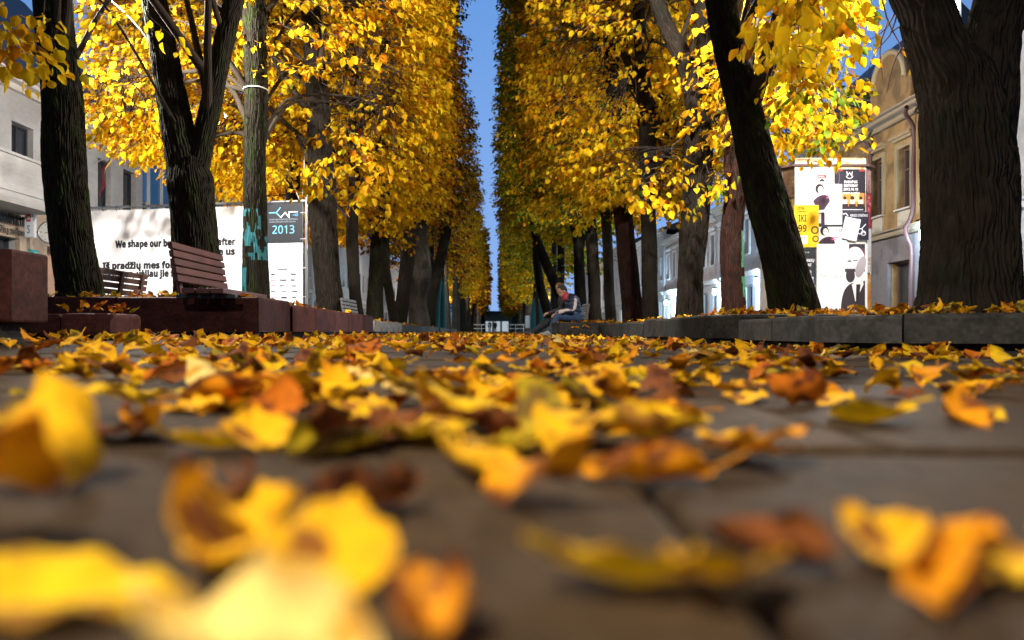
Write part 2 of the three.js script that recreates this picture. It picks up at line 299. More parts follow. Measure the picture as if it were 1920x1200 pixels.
// ---------------------------------------------------------------- leaves
// a linden leaf 1 unit long: stalk end at the origin, tip along +y, upper face +z; roll curls it across, bend along its length
function leafGeo(rows, cols, o = {}) {
  const { roll = 0.6, bend = 0.5, fold = 0.12, wav = 0.03, seed = 1, saw = 0, stalk = 0, flat = false, twist = 0 } = o;
  const pos = [], uv = [], idx = [];
  const put = (u, v) => {
    let w = 0.47 * Math.pow(Math.sin(Math.PI * Math.pow(clamp(v, 0.0001, 0.9999), 0.6)), 0.8) * (1 - 0.12 * v);
    w = Math.max(w, 0.008);
    if (saw && Math.abs(u) > 0.99) w *= 1 + saw * (((v * rows) | 0) % 2 ? 1 : -1);
    let x = u * w, y = v - 0.16 * u * u * Math.pow(1 - v, 4);
    let z = fold * Math.abs(x) + wav * (Math.sin(v * 17 + seed + u * 2) * Math.abs(u) + 1.4 * (noise2(u * 2 + 9, v * 4, seed) - 0.5));
    const k = roll * (0.6 + 0.8 * noise2(v * 2.3, seed * 1.7, 5)) * 2;
    if (Math.abs(k) > 1e-3) { const a = k * x; const q = Math.sin(a) / k, h = (1 - Math.cos(a)) / k; x = q - z * Math.sin(a); z = h + z * Math.cos(a); }
    if (Math.abs(bend) > 1e-3) { const a = bend * y, q = Math.sin(a) / bend, h = (1 - Math.cos(a)) / bend; y = q - z * Math.sin(a); z = h + z * Math.cos(a); }
    if (twist) { const a = twist * (v - 0.5), c = Math.cos(a), s = Math.sin(a); [x, z] = [x * c - z * s, x * s + z * c]; }
    pos.push(x, y, z); uv.push(0.5 + u * 0.5 * clamp(w * 2, 0, 1), v);
  };
  for (let j = 0; j <= rows; j++) for (let i = 0; i <= cols; i++) put(i / cols * 2 - 1, j / rows);
  for (let j = 0; j < rows; j++) for (let i = 0; i < cols; i++) { const a = j * (cols + 1) + i, b = a + cols + 1; idx.push(a, a + 1, b, b, a + 1, b + 1); }
  let g = new THREE.BufferGeometry(); g.setAttribute('position', new THREE.Float32BufferAttribute(pos, 3)); g.setAttribute('uv', new THREE.Float32BufferAttribute(uv, 2)); g.setIndex(idx); g.computeVertexNormals();
  if (stalk) {
    const z0 = pos[2 + 3 * (cols >> 1)], a = V(0, 0.02, z0), pts = smooth([a, V(0.03 * Math.sin(seed), -stalk * 0.4, z0 + 0.05), V(0.12 * Math.sin(seed * 2.1), -stalk, z0 + 0.02 + 0.14 * Math.abs(Math.sin(seed * 3)))], stalk / 5);
    const t = tube(pts, pts.map((_, i) => lerp(0.014, 0.02, i / pts.length)), 5); t.attributes.uv.array.fill(0.5); g = mergeGeometries([g, t]);
  }
  if (flat) { // lies on the ground: lift so that its lowest point is at z = 0
    g.computeBoundingBox(); g.translate(0, -0.5, -g.boundingBox.min.z); g.rotateX(-Math.PI / 2);
  }
  return g;
}
const crownLeaf = [leafGeo(5, 4, { roll: 0.5, bend: 0.7, seed: 1 }), leafGeo(5, 4, { roll: 0.9, bend: 0.3, seed: 5 }), leafGeo(5, 4, { roll: 0.3, bend: -0.6, fold: 0.2, seed: 8 })];
const farLeaf = [leafGeo(3, 2, { roll: 0.7, bend: 0.7, fold: 0.2, seed: 3 })];
const leafMat = new THREE.MeshPhysicalMaterial({ color: lin(1, 1, 1), roughness: 0.93, transmission: 0.38, thickness: 0, side: THREE.DoubleSide, specularIntensity: 0.12 });
const tints = { yellow: [0.72, 0.42, 0.006], lemon: [0.70, 0.48, 0.010], gold: [0.70, 0.31, 0.005], orange: [0.62, 0.21, 0.005], olive: [0.30, 0.25, 0.010], green: [0.12, 0.20, 0.012], brown: [0.18, 0.07, 0.012] };
const tintKeys = Object.keys(tints);
function pickTint(R, mix) { let r = R(), s = 0; for (const k of tintKeys) { s += mix[k] ?? 0; if (r < s) return k; } return 'yellow'; }
const mixYellow = { yellow: 0.47, lemon: 0.33, gold: 0.11, orange: 0.03, olive: 0.05, brown: 0.01 };
const mixGreen = { yellow: 0.32, lemon: 0.15, gold: 0.08, orange: 0.03, olive: 0.17, green: 0.25 };
const mixBrown = { yellow: 0.28, lemon: 0.05, gold: 0.25, orange: 0.16, olive: 0.11, brown: 0.15 };
const mixDark = { yellow: 0.1, gold: 0.16, orange: 0.14, olive: 0.15, brown: 0.45 }, mixLeafy = { yellow: 0.22, lemon: 0.08, gold: 0.05, olive: 0.24, green: 0.41 };
const leafTintMats = {};
for (const k of tintKeys) leafTintMats[k] = new THREE.MeshPhysicalMaterial({ color: lin(...tints[k]), roughness: 0.93, transmission: 0.38, thickness: 0, side: THREE.DoubleSide, specularIntensity: 0.12 });

// lamps stand clear of the crowns
const lampSpots = [];
function lampAt(x, y, d, r = 1.25) { lampSpots.push([x, y, -d, r * r]); }
// [x, y, d]: five along each side
const streetLamps = [[-6.2, 4.86, 17.8], [-6.2, 5.34, 23], [-5.6, 4.2, 47], [-5.6, 4.2, 75], [-5.25, 4.45, 9.8, 1.6], [5.0, 5.2, 22], [2.6, 4.9, 9.6], [5.4, 4.2, 47], [5.4, 4.2, 72], [5.4, 4.2, 100], [-5.6, 4.2, 104], [5.4, 4.5, 9.0]];
for (const [x, y, d, r] of streetLamps) lampAt(x, y, d, r);

// ---------------------------------------------------------------- trees
let leafCount = 0;
const wrapMat = std(0.008, 0.085, 0.088, 0.9), tealPaint = std(0.01, 0.13, 0.145, 0.7), greenPaint = std(0.05, 0.24, 0.11, 0.6);
const qTmp = new THREE.Matrix4(), sTmp = new THREE.Vector3();
function tree(t) {
  const R = rng(t.seed * 7919 + 13), d = t.d, cr = t.crown;
  const root = V(...(t.base ?? (() => { const p = P(t.trunk[0][0], t.trunk[0][1], d); return [p.x, 0, p.z]; })()));
  root.y = t.soil ?? 0.2;
  const o = thing('linden_tree', t.label, 'tree', [root.x, root.y, root.z], 0, t.group);
  const near = d < 30, vis = (z) => CAM_H + 0.415 * Math.abs(z) + 0.8;
  const toW = (path) => path.map(([px, py, w, dd = 0]) => ({ p: P(px, py, d + dd).sub(root), r: w / 2 / F * (d + dd) }));
  const extend = (c, h) => { // carry the stem on above the frame
    const a = c[c.length - 2], b = c[c.length - 1]; const dir = b.p.clone().sub(a.p).normalize(); dir.x *= 0.6; dir.z += (R() - 0.5) * 0.1; dir.y = Math.abs(dir.y) + 0.2; dir.normalize();
    const L = h - b.p.y; if (L > 0.5) { c.push({ p: b.p.clone().addScaledVector(dir, L * 0.5), r: b.r * 0.72 }); c.push({ p: b.p.clone().addScaledVector(dir, L).add(V((R() - 0.5) * 0.6, 0, (R() - 0.5) * 0.6)), r: b.r * 0.3 }); }
    return c;
  };
  const stems = [];
  const stemGeo = (c, seed, isTrunk) => {
    const pts = [], rad = [], curve = new THREE.CatmullRomCurve3(c.map((k) => k.p), false, 'centripetal');
    for (let i = 0; i < c.length - 1; i++) {
      const L = c[i].p.distanceTo(c[i + 1].p), mid = (c[i].p.y + c[i + 1].p.y) / 2 + root.y;
      const step = mid < vis(root.z) ? (d < 8 ? 0.035 : d < 16 ? 0.05 : d < 30 ? 0.09 : 0.3) : 0.5, n = Math.max(2, Math.ceil(L / step));
      for (let k = 0; k < n; k++) { const f = k / n; pts.push(curve.getPoint((i + f) / (c.length - 1))); const s = f * f * (3 - 2 * f); rad.push(lerp(c[i].r, c[i + 1].r, lerp(f, s, 0.5))); }
    }
    pts.push(c[c.length - 1].p); rad.push(c[c.length - 1].r);
    const r0 = c[0].r, circ = 6.283 * r0, nr = Math.max(9, Math.round(circ / (d < 8 ? 0.042 : 0.038))), sides = near ? Math.min(200, nr * (d < 16 ? 5 : 3)) : 12;
    const burl = t.burl ?? 0.07;
    const bump = near ? (u, l, r) => {
      const wv = (noise2(u * 6, l * 1.6, seed, 6) - 0.5) * 2.6 + (noise2(u * 14, l * 6, seed + 4, 14) - 0.5) * 1.5;
      const rg = Math.abs((((u * nr + wv) % 1) + 1) % 1 * 2 - 1), cut = noise2(u * nr + wv, l * 11, seed + 9);
      return Math.min(0.016, r * 0.075) * (Math.pow(rg, 0.65) - 0.7 - 0.9 * clamp((cut - 0.6) * 5, 0, 1)) + r * burl * (noise2(u * 3, l * 1.3, seed + 2, 3) - 0.5) * 2;
    } : (u, l, r) => r * 0.12 * (noise2(u * 4, l * 1.5, seed, 4) - 0.5);
    stems.push({ pts, rad });
    return tube(pts, rad, sides, { bump, around: Math.max(0.5, Math.round(circ * 2) / 2) });
  };
  const main = toW(t.trunk);
  const b0 = main[0]; // flare the foot into the soil
  if (b0.p.y > 0.05) main.unshift({ p: V(b0.p.x * 1.0, -0.06, b0.p.z), r: b0.r * (t.flare ?? 1.26) });
  const geos = [stemGeo(t.forks ? main : extend(main, t.height ?? 9), t.seed, true)];
  for (const [i, f] of (t.forks ?? []).entries()) geos.push(stemGeo(extend(toW(f), t.height ?? 8), t.seed + 31 * (i + 1)));
  mesh('trunk', geos[0], bark[t.bark], o);
  if (t.paint) { // a coat of paint that lies on the bark
    const g = geos[0], p = g.attributes.position, q = g.attributes.normal, pos = [], nor = [], on = [];
    for (let i = 0; i < p.count; i++) on.push(t.paint(p.getX(i) + root.x, p.getY(i) + root.y, p.getZ(i) + root.z));
    for (let i = 0; i < g.index.count; i += 3) { const f = [0, 1, 2].map((k) => g.index.getX(i + k)); if (f.every((k) => on[k])) for (const k of f) { pos.push(p.getX(k) + q.getX(k) * 0.002, p.getY(k) + q.getY(k) * 0.002, p.getZ(k) + q.getZ(k) * 0.002); nor.push(q.getX(k), q.getY(k), q.getZ(k)); } }
    if (pos.length) { const pg = new THREE.BufferGeometry(); pg.setAttribute('position', new THREE.Float32BufferAttribute(pos, 3)); pg.setAttribute('normal', new THREE.Float32BufferAttribute(nor, 3)); pg.setAttribute('uv', new THREE.Float32BufferAttribute(new Float32Array(pos.length / 3 * 2), 2)); mesh('paint', pg, t.paintMat, o); }
  }
  if (t.wrap) { const w = stems[0], n = w.pts.findIndex((q) => q.y + root.y > t.wrap), pp = w.pts.slice(0, Math.max(2, n)); mesh('cloth_wrap', tube(pp, w.rad.slice(0, pp.length).map((r) => r * 1.07 + 0.012), 14), wrapMat, o); }
  geos.slice(1).forEach((g) => mesh('limb', g, bark[t.bark], o));
  for (const br of t.branches ?? []) { const c = toW(br); const pts = smooth(c.map((k) => k.p), 0.12), rad = pts.map((_, i) => { const f = i / (pts.length - 1) * (c.length - 1), k = Math.min(c.length - 2, Math.floor(f)); return lerp(c[k].r, c[k + 1].r, f - k); }); mesh('branch', tube(pts, rad, 8), limbMat, o); stems.push({ pts, rad, side: true }); }
  if (!cr) return o;
  // limbs that carry the crown
  const cz = root.z + (cr.dz ?? 0), box3 = { x0: cr.x0 - root.x, x1: cr.x1 - root.x, z0: cz - cr.zr - root.z, z1: cz + cr.zr - root.z, y0: cr.yb - root.y, y1: cr.yt - root.y };
  const limbPts = []; const limbGeo = [];
  for (const s of stems) for (let i = 0; i < s.pts.length; i += near ? 4 : 2) if (s.pts[i].y > 1.5) limbPts.push(s.pts[i]);
  if (near) {
    for (let i = 0; i < (t.limbs ?? 16); i++) {
      const s = stems[Math.floor(R() * stems.length)], k = clamp(Math.floor(s.pts.length * (0.25 + 0.75 * R())), 0, s.pts.length - 1), a = s.pts[k]; if (a.y < 1.9) continue;
      const e = V(lerp(box3.x0, box3.x1, 0.08 + 0.84 * R()), 0, lerp(box3.z0, box3.z1, R())); e.y = clamp(a.y + 0.4 + R() * 2.4, box3.y0 + 0.3, box3.y1 - 0.5);
      const m1 = a.clone().lerp(e, 0.35).add(V((R() - 0.5) * 0.5, 0.35 + R() * 0.3, (R() - 0.5) * 0.5)), m2 = a.clone().lerp(e, 0.7).add(V((R() - 0.5) * 0.5, 0.3, (R() - 0.5) * 0.5));
      const pts = smooth([a, m1, m2, e], 0.3), r0 = Math.min(s.rad[k] * 0.6, 0.03 + R() * 0.035); const rad = pts.map((_, q) => lerp(r0, 0.008, q / (pts.length - 1)));
      limbGeo.push(tube(pts, rad, 6)); for (const p of pts) limbPts.push(p);
    }
    if (limbGeo.length) mesh('limbs', mergeGeometries(limbGeo), limbMat, o).userData.kind = 'stuff';
  }
  // sprays of leaves
  const leaves = [], twigs = [];
  const wp = V();
  function spray(A, D, L, n, size, mix, hang) {
    const side0 = D.clone().cross(V(0, 1, 0)); if (side0.lengthSq() < 0.01) side0.set(1, 0, 0); side0.normalize();
    for (let i = 0; i < n; i++) {
      const s = (i + R()) / n, sd = i % 2 ? 1 : -1;
      const p = A.clone().addScaledVector(D, L * s).addScaledVector(side0, sd * R() * L * 0.42 * (1 - 0.5 * s)).add(V((R() - 0.5) * 0.08, -0.16 * s * s * L - R() * 0.07, (R() - 0.5) * 0.08));
      const hangs = R() < hang;
      const tip = D.clone().multiplyScalar(hangs ? 0.35 : 0.7).addScaledVector(side0, sd * (hangs ? 0.35 : 0.75)).add(V((R() - 0.5) * 0.7, hangs ? -1.1 : -0.32 - R() * 0.3, (R() - 0.5) * 0.7)).normalize();
      const nor = hangs ? V((R() - 0.5) * 1.6 + D.x * 0.5, 0.25, (R() - 0.5) * 1.6 + D.z * 0.5) : V((R() - 0.5) * 0.8 + D.x * 0.25, 1, (R() - 0.5) * 0.8 + D.z * 0.25);
      nor.addScaledVector(tip, -nor.dot(tip)).normalize();
      wp.copy(p).add(root);
      let skip = false; for (const l of lampSpots) if ((wp.x - l[0]) ** 2 + (wp.y - l[1]) ** 2 + (wp.z - l[2]) ** 2 < l[3]) { skip = true; break; }
      if (skip || wp.z > -2.2 && wp.y < 2) continue;
      leaves.push({ p, tip, nor, s: size * (0.55 + 0.65 * R()), tint: pickTint(R, mix), j: 0.8 + 0.4 * R() });
    }
  }
  const nA = cr.n, size = cr.size;
  let made = 0, guard = 0;
  const mixes = t.mix ?? mixYellow;
  const mixAt = (x, y, z) => (t.mixAt ? t.mixAt(x, y, z) : mixes);
  const box_ = (u) => lerp(0, 1, (u + 1) / 2);
  while (made < nA && guard++ < nA * 40) {
    const u = [R() * 2 - 1, R() * 2 - 1, R() * 2 - 1];
    const rr = Math.pow(Math.abs(u[0]), 5) + Math.pow(Math.abs(u[1]), 5) + Math.pow(Math.abs(u[2]), 5); if (rr > 1) continue;
    const shell = Math.max(Math.abs(u[0]), u[1] < 0 ? -u[1] : u[1] * 0.6, Math.abs(u[2]) * 0.8); if (R() > 0.12 + 0.88 * Math.pow(shell, 4)) continue;
    const A = V(lerp(box3.x0, box3.x1, box_(u[0])), lerp(box3.y0, box3.y1, box_(u[1])), lerp(box3.z0, box3.z1, box_(u[2])));
    const wx = A.x + root.x, wy = A.y + root.y, wz = A.z + root.z;
    // ragged outline: hollows and tufts about a metre across
    const q = fbm(wz * 0.8 + 50, wy * 0.8 + 50 + wx * 0.5, 300 + t.seed, 2); if (q < (shell > 0.7 ? 0.48 : 0.42)) continue;
    if (u[1] < -0.55 && noise2(wx * 0.9 + 20, wz * 0.9 + 300, 33) < (-u[1] - 0.5) * 1.1) continue;
    if (t.inner) { const lim = t.inner(wy, wz); if (lim[0] > 0 ? wx < lim[1] : wx > lim[1]) continue; }
    if (t.reject && t.reject(wx, wy, wz)) continue;
    const hidden = wy > vis(wz); if (hidden && R() > 0.16) { made += 0.35; continue; }
    made++;
    let L0 = null, best = 1e9; for (let k = 0; k < limbPts.length; k += 1) { const l = limbPts[k], dd = l.distanceToSquared(A) + (l.y > A.y + 0.2 ? 0.5 : 0); if (dd < best) { best = dd; L0 = l; } }
    const D = L0 ? A.clone().sub(L0) : V(R() - 0.5, 0, R() - 0.5); D.y *= 0.35; D.y -= 0.08; D.normalize();
    const out = V(u[0], 0, u[2]).normalize(); D.addScaledVector(out, 0.5).normalize();
    if (near && !hidden && L0 && R() < (t.twigs ?? 0.5) && best < 5) {
      const M = L0.clone().lerp(A, 0.5).add(V((R() - 0.5) * 0.25, 0.12 + R() * 0.12, (R() - 0.5) * 0.25)), E = A.clone().addScaledVector(D, 0.55).add(V(0, -0.1, 0));
      const pts = smooth([L0, M, A, E], 0.22); twigs.push(tube(pts, pts.map((_, k) => lerp(0.011, 0.0025, k / (pts.length - 1))), 3));
    }
    if (R() < (t.bare ?? 0)) continue;
    spray(A, D, (hidden ? 0.9 : 0.55) * (near ? 1 : 1.3), cr.k ?? 13, hidden ? size * 2.3 : size, mixAt(wx, wy, wz), cr.hang ?? 0.45);
  }
  for (const [px, py, dd, n, spread, sz = size, mx, hang = 0.6] of t.tufts ?? []) for (let i = 0; i < n; i++) { // low sprays that hang clear of the crown
    const A = P(px + (R() - 0.5) * spread, py + (R() - 0.5) * spread * 0.8, dd + (R() - 0.5) * 0.8).sub(root), D = V(R() - 0.5, -0.2, R() - 0.5).normalize();
    let L0 = null, best = 1e9; for (const l of limbPts) { const q = l.distanceToSquared(A); if (q < best && l.y > A.y - 0.3) { best = q; L0 = l; } }
    if (L0 && best < 6 && i % 2 === 0) { const M = L0.clone().lerp(A, 0.6).add(V(0, 0.3, 0)), pts = smooth([L0, M, A, A.clone().addScaledVector(D, 0.4)], 0.2); twigs.push(tube(pts, pts.map((_, k) => lerp(0.012, 0.0025, k / (pts.length - 1))), 4)); }
    spray(A, D, 0.45, 9, sz, mx ?? mixAt(A.x + root.x, A.y + root.y, A.z + root.z), hang);
  }
  for (const tw of t.bareTwigs ?? []) { const pts = smooth(tw.map((q) => P(q[0], q[1], q[2]).sub(root)), 0.1); twigs.push(tube(pts, pts.map((_, k) => lerp(0.007, 0.002, k / (pts.length - 1))), 4)); }
  if (twigs.length) mesh('twigs', mergeGeometries(twigs), t.twigMat ?? twigMat, o).userData.kind = 'stuff';
  // the largest leaves in view are meshes of their own, the rest are the crown
  const sheet = near ? crownLeaf : farLeaf;
  const mat4 = (l) => { const X = l.tip.clone().cross(l.nor); return new THREE.Matrix4().makeBasis(X.multiplyScalar(l.s), l.tip.clone().multiplyScalar(l.s), l.nor.clone().multiplyScalar(l.s)).setPosition(l.p); };
  if (t.singles) {
    for (const l of leaves) { const z = -(l.p.z + root.z), px = VX + (l.p.x + root.x) / z * F, py = VY - (l.p.y + root.y - CAM_H) / z * F; l.big = px > 5 && px < 1915 && py > 5 && py < 620 ? l.s / z : 0; }
    leaves.sort((a, b) => b.big - a.big);
    let n = 0; while (n < t.singles && leaves[n].big * F > 12) n++;
    for (const [i, l] of leaves.splice(0, n).entries()) { const m = mesh('leaf', crownLeaf[i % 3], leafTintMats[l.tint], o); m.matrixAutoUpdate = false; m.matrix.copy(mat4(l)); m.matrix.decompose(m.position, m.quaternion, m.scale); m.updateMatrix(); }
  }
  const per = Math.ceil(leaves.length / sheet.length), col = new THREE.Color();
  sheet.forEach((geo, k) => {
    const part = leaves.filter((_, i) => i % sheet.length === k); if (!part.length) return;
    const im = new THREE.InstancedMesh(geo, leafMat, part.length); im.name = 'crown'; im.userData.kind = 'stuff';
    part.forEach((l, i) => { im.setMatrixAt(i, mat4(l)); const c = tints[l.tint]; im.setColorAt(i, col.setRGB(c[0] * l.j, c[1] * l.j * (0.92 + 0.16 * hash2(i, k, 3)), c[2])); });
    shade(im); o.add(im); leafCount += part.length;
  });
  return o;
}
const S1 = 'linden trees of the row on the printed banner\'s side', S2 = 'linden trees of the row on the poster column\'s side';
// ---- the banner side
const clearLeft = (x, y, z) => y < clamp(3.6 - (x + 6.6) * 0.42, 1.9, 4.1) || x < -8.3 + clamp((17 + z) * 0.42, 0, 4);   // the crowns rise towards the houses
tree({ seed: 1, d: 8.5, soil: 0.36, bark: 'mossy', label: 'dark mossy linden with a single trunk beside the round wall clock', group: S1, trunk: [[150, 545, 84], [138, 470, 76], [128, 390, 74], [120, 280, 74], [118, 200, 72], [108, 90, 68], [98, -10, 66]], crown: { x0: -7.5, x1: -2.2, zr: 3.2, yb: 4.9, yt: 13, n: 400, size: 0.11 }, tufts: [[30, 60, 5.8, 9, 60, 0.1, mixYellow], [10, 20, 5.6, 6, 50, 0.1], [70, 20, 6.2, 3, 40, 0.1]], singles: 40, limbs: 12 });
tree({ seed: 2, d: 9.5, soil: 0.34, bark: 'mossy', label: 'mossy linden whose trunk forks into two, in front of the printed banner', group: S1, trunk: [[374, 555, 92], [368, 480, 82], [362, 400, 80], [356, 340, 84], [356, 300, 60], [358, 278, 10]], forks: [[[358, 400, 60], [346, 320, 62], [336, 260, 60], [322, 180, 56], [304, 80, 50], [288, -10, 48]], [[364, 400, 50], [368, 330, 46], [378, 275, 42], [394, 205, 40], [415, 100, 38], [440, -10, 38]]], crown: { x0: -7.2, x1: -1.6, zr: 3.0, yb: 4.9, yt: 13, n: 400, size: 0.11 }, tufts: [[232, 18, 7.5, 1, 8, 0.1, { lemon: 1 }], [276, 22, 7.5, 1, 8, 0.1, { lemon: 1 }]], singles: 20, limbs: 12, flare: 1.1 });
tree({ seed: 3, d: 11.5, soil: 0.34, bark: 'mossy', label: 'slim upright linden with turquoise paint smears on its bark', group: S1, trunk: [[480, 560, 52], [478, 470, 46], [478, 400, 44], [477, 300, 41], [480, 180, 42], [478, 80, 42], [476, -10, 44]], paint: (x, y, z) => { const n = fbm(x * 8, y * 5, 71, 3), f = z > -11.5; return f && ((Math.abs(y - 1.65) < 0.23 && x < -3.38) || (Math.abs(y - 1.3) < 0.19 && x > -3.63) || (y > 0.64 && y < 1.05 && x < -3.57)) && n + (fbm(x * 30, y * 14, 72, 2) - 0.5) * 0.5 > 0.45 ; }, paintMat: tealPaint, crown: { dz: -2.6, x0: -7.6, x1: -1.3, zr: 2.8, yb: 3.2, yt: 13, n: 1200, size: 0.12 }, reject: clearLeft, singles: 110, limbs: 20, twigs: 0.75, bare: 0.12 });
tree({ seed: 4, d: 13.9, soil: 0.26, bark: 'brown', label: 'stout brown linden standing just past the steel banner pole', group: S1, trunk: [[622, 590, 52], [614, 520, 47], [607, 430, 47], [603, 340, 50], [598, 220, 44], [588, 90, 38], [580, -10, 34]], crown: { dz: -1.6, x0: -7.6, x1: -1.3, zr: 2.6, yb: 2.6, yt: 13, n: 1200, size: 0.12 }, reject: clearLeft, tufts: [[600, 320, 12.2, 6, 60], [700, 330, 12.6, 8, 80], [640, 270, 12, 10, 90]], singles: 110, limbs: 22, twigs: 0.6 });
tree({ seed: 5, d: 17.5, soil: 0.0, bark: 'brown', label: 'dark linden hidden up to its fork behind the printed banner', group: S1, trunk: [[556, 600, 34], [552, 450, 30], [549, 360, 28], [543, 250, 27], [533, 120, 27], [528, -10, 28]], branches: [[[548, 330, 16], [575, 300, 12], [600, 250, 9]]], crown: { x0: -8.4, x1: -2.5, zr: 2.9, yb: 2.6, yt: 13, n: 1040, size: 0.12 }, reject: clearLeft, singles: 40, limbs: 18 });
tree({ seed: 6, d: 16.7, soil: 0.26, bark: 'brown', label: 'thin dark linden rising behind the small grey bench', group: S1, trunk: [[670, 600, 25], [665, 540, 22], [660, 440, 23], [664, 370, 21], [668, 250, 20], [664, 100, 18]], crown: { x0: -6.4, x1: -1.5, zr: 2.8, yb: 2.4, yt: 13, n: 1200, size: 0.11 }, reject: clearLeft, singles: 40, limbs: 18 });
tree({ seed: 7, d: 19.8, soil: 0.24, bark: 'mossy', burl: 0.13, label: 'burled grey green linden trunk with a swollen middle', group: S1, trunk: [[702, 602, 38], [704, 540, 30], [712, 470, 38], [716, 410, 32], [716, 330, 30], [722, 200, 28], [726, 80, 24]], crown: { x0: -6.2, x1: -1.6, zr: 2.8, yb: 2.6, yt: 13, n: 1120, size: 0.12 }, singles: 20, limbs: 16 });
tree({ seed: 8, d: 23, soil: 0.24, bark: 'brown', label: 'slanting brown linden stem between the burled trunk and a dark one', group: S1, trunk: [[740, 606, 19], [732, 560, 17], [724, 510, 17], [714, 450, 17], [706, 380, 16], [700, 260, 14]], crown: { x0: -6.2, x1: -1.5, zr: 2.8, yb: 2.7, yt: 13, n: 800, size: 0.125 }, mix: mixBrown, limbs: 12 });
tree({ seed: 9, d: 25.7, soil: 0.24, bark: 'brown', label: 'dark upright linden leaning off the slanting stem', group: S1, trunk: [[750, 608, 26], [757, 550, 26], [765, 470, 27], [768, 400, 25], [774, 300, 22], [782, 160, 20]], crown: { x0: -6.2, x1: -1.3, zr: 2.8, yb: 3.0, yt: 13, n: 1040, size: 0.13 }, mix: mixDark, limbs: 14, bare: 0.15 });
tree({ seed: 10, d: 27, soil: 0.24, bark: 'pale', burl: 0.13, label: 'knobbly pale old linden trunk with sunken hollows', group: S1, trunk: [[788, 612, 42], [784, 560, 36], [790, 500, 38], [786, 440, 34], [792, 360, 28], [798, 260, 22]], crown: { x0: -6.2, x1: -1.7, zr: 2.8, yb: 3.4, yt: 13, n: 1040, size: 0.13 }, mix: mixDark, limbs: 14, bare: 0.2 });
tree({ seed: 11, d: 29.5, soil: 0.24, bark: 'brown', label: 'dark linden bowed outwards over the promenade past the knobbly trunk', group: S1, trunk: [[803, 612, 26], [808, 560, 24], [822, 500, 21], [838, 430, 18], [842, 370, 15], [846, 260, 12]], crown: { x0: -6.2, x1: -1.8, zr: 2.8, yb: 3.6, yt: 13, n: 1120, size: 0.135 }, mix: mixDark, limbs: 12, bare: 0.25 });
// ---- the poster-column side
const clearRight = (x, y, z) => y < (x > 4 ? 3.1 : 2.4) || x > 4.1 + clamp((-z - 9) * 0.42, -1.5, 1.4);   // and narrow towards the big tree
tree({ seed: 21, d: 5.3, soil: 0.17, bark: 'brown', label: 'massive linden with deeply furrowed bark forking above the stone planter', group: S2, trunk: [[1815, 590, 190], [1815, 540, 168], [1816, 440, 158], [1815, 330, 160], [1808, 220, 158], [1802, 140, 130], [1798, 95, 80], [1796, 78, 8]], forks: [[[1798, 290, 112], [1782, 180, 112], [1756, 90, 104], [1732, 20, 96], [1706, -40, 88]], [[1834, 290, 112], [1842, 190, 118], [1852, 110, 106], [1868, 40, 96], [1880, -30, 90]]], flare: 1.12, crown: { x0: 0.9, x1: 6.5, zr: 3, yb: 4.0, yt: 13, n: 320, size: 0.11 }, tufts: [[1793, 18, 6.4, 2, 20, 0.09]], singles: 15, limbs: 8,
  bareTwigs: [[[1650, -20, 5.4], [1665, 40, 5.5], [1690, 90, 5.5], [1700, 145, 5.4]], [[1665, 40, 5.5], [1650, 90, 5.4], [1655, 150, 5.5]], [[1690, -10, 5.3], [1672, 60, 5.5], [1640, 100, 5.4], [1625, 140, 5.5]], [[1690, 90, 5.5], [1675, 120, 5.4], [1662, 175, 5.5]], [[1680, 20, 5.4], [1655, 60, 5.3], [1620, 80, 5.3]], [[1690, 90, 5.5], [1712, 110, 5.4], [1716, 135, 5.4]], [[1672, 60, 5.5], [1690, 50, 5.4], [1712, 75, 5.4]]], twigMat: std(0.24, 0.15, 0.13, 0.8) });
tree({ seed: 22, d: 8.7, soil: 0.235, bark: 'mossy', label: 'slanting linden leaning over the promenade in front of the poster column', group: S2, trunk: [[1490, 590, 92], [1470, 500, 80], [1446, 400, 78], [1420, 300, 70], [1396, 200, 64], [1370, 100, 58], [1350, -10, 56]], crown: { x0: 3.0, x1: 4.6, zr: 2.4, yb: 3.9, yt: 13, n: 336, size: 0.105, hang: 0.6 }, reject: clearRight, tufts: [[1490, -30, 4.8, 11, 80, 0.095, mixYellow, 0.85], [1530, -35, 4.8, 7, 50, 0.095, mixYellow, 0.85], [1500, 10, 6, 7, 70, 0.1], [1490, 110, 7.4, 12, 90, 0.1], [1520, 60, 7, 8, 60, 0.1], [1530, 150, 8, 6, 50, 0.1, mixGreen]], singles: 150, limbs: 16 });
tree({ seed: 23, d: 12, soil: 0.235, bark: 'red', label: 'slender reddish linden with a bright green paint stripe beside the leaning trunk', group: S2, trunk: [[1376, 590, 46], [1374, 520, 42], [1372, 450, 42], [1378, 360, 38], [1376, 280, 36], [1384, 160, 34], [1390, 20, 30]], paint: (x, y, z) => z > -12.02 && x > 3.6 && ((y > 1.02 && y < 1.65) || (y > 0.6 && y <= 1.02 && fbm(x * 9, y * 9, 5, 2) > 0.5)), paintMat: greenPaint, crown: { dz: -1.2, x0: 3.3, x1: 5.4, zr: 2.6, yb: 2.75, yt: 13, n: 640, size: 0.12 }, reject: clearRight, mixAt: (x, y, z) => (x > 4.2 ? mixGreen : mixYellow), tufts: [[1560, 160, 11, 6, 60, 0.11, mixGreen], [1575, 225, 11, 6, 40, 0.11, mixGreen], [1510, 220, 11, 16, 140], [1470, 170, 10.5, 10, 70], [1560, 60, 9, 10, 90]], singles: 130, limbs: 22, twigs: 0.6 });
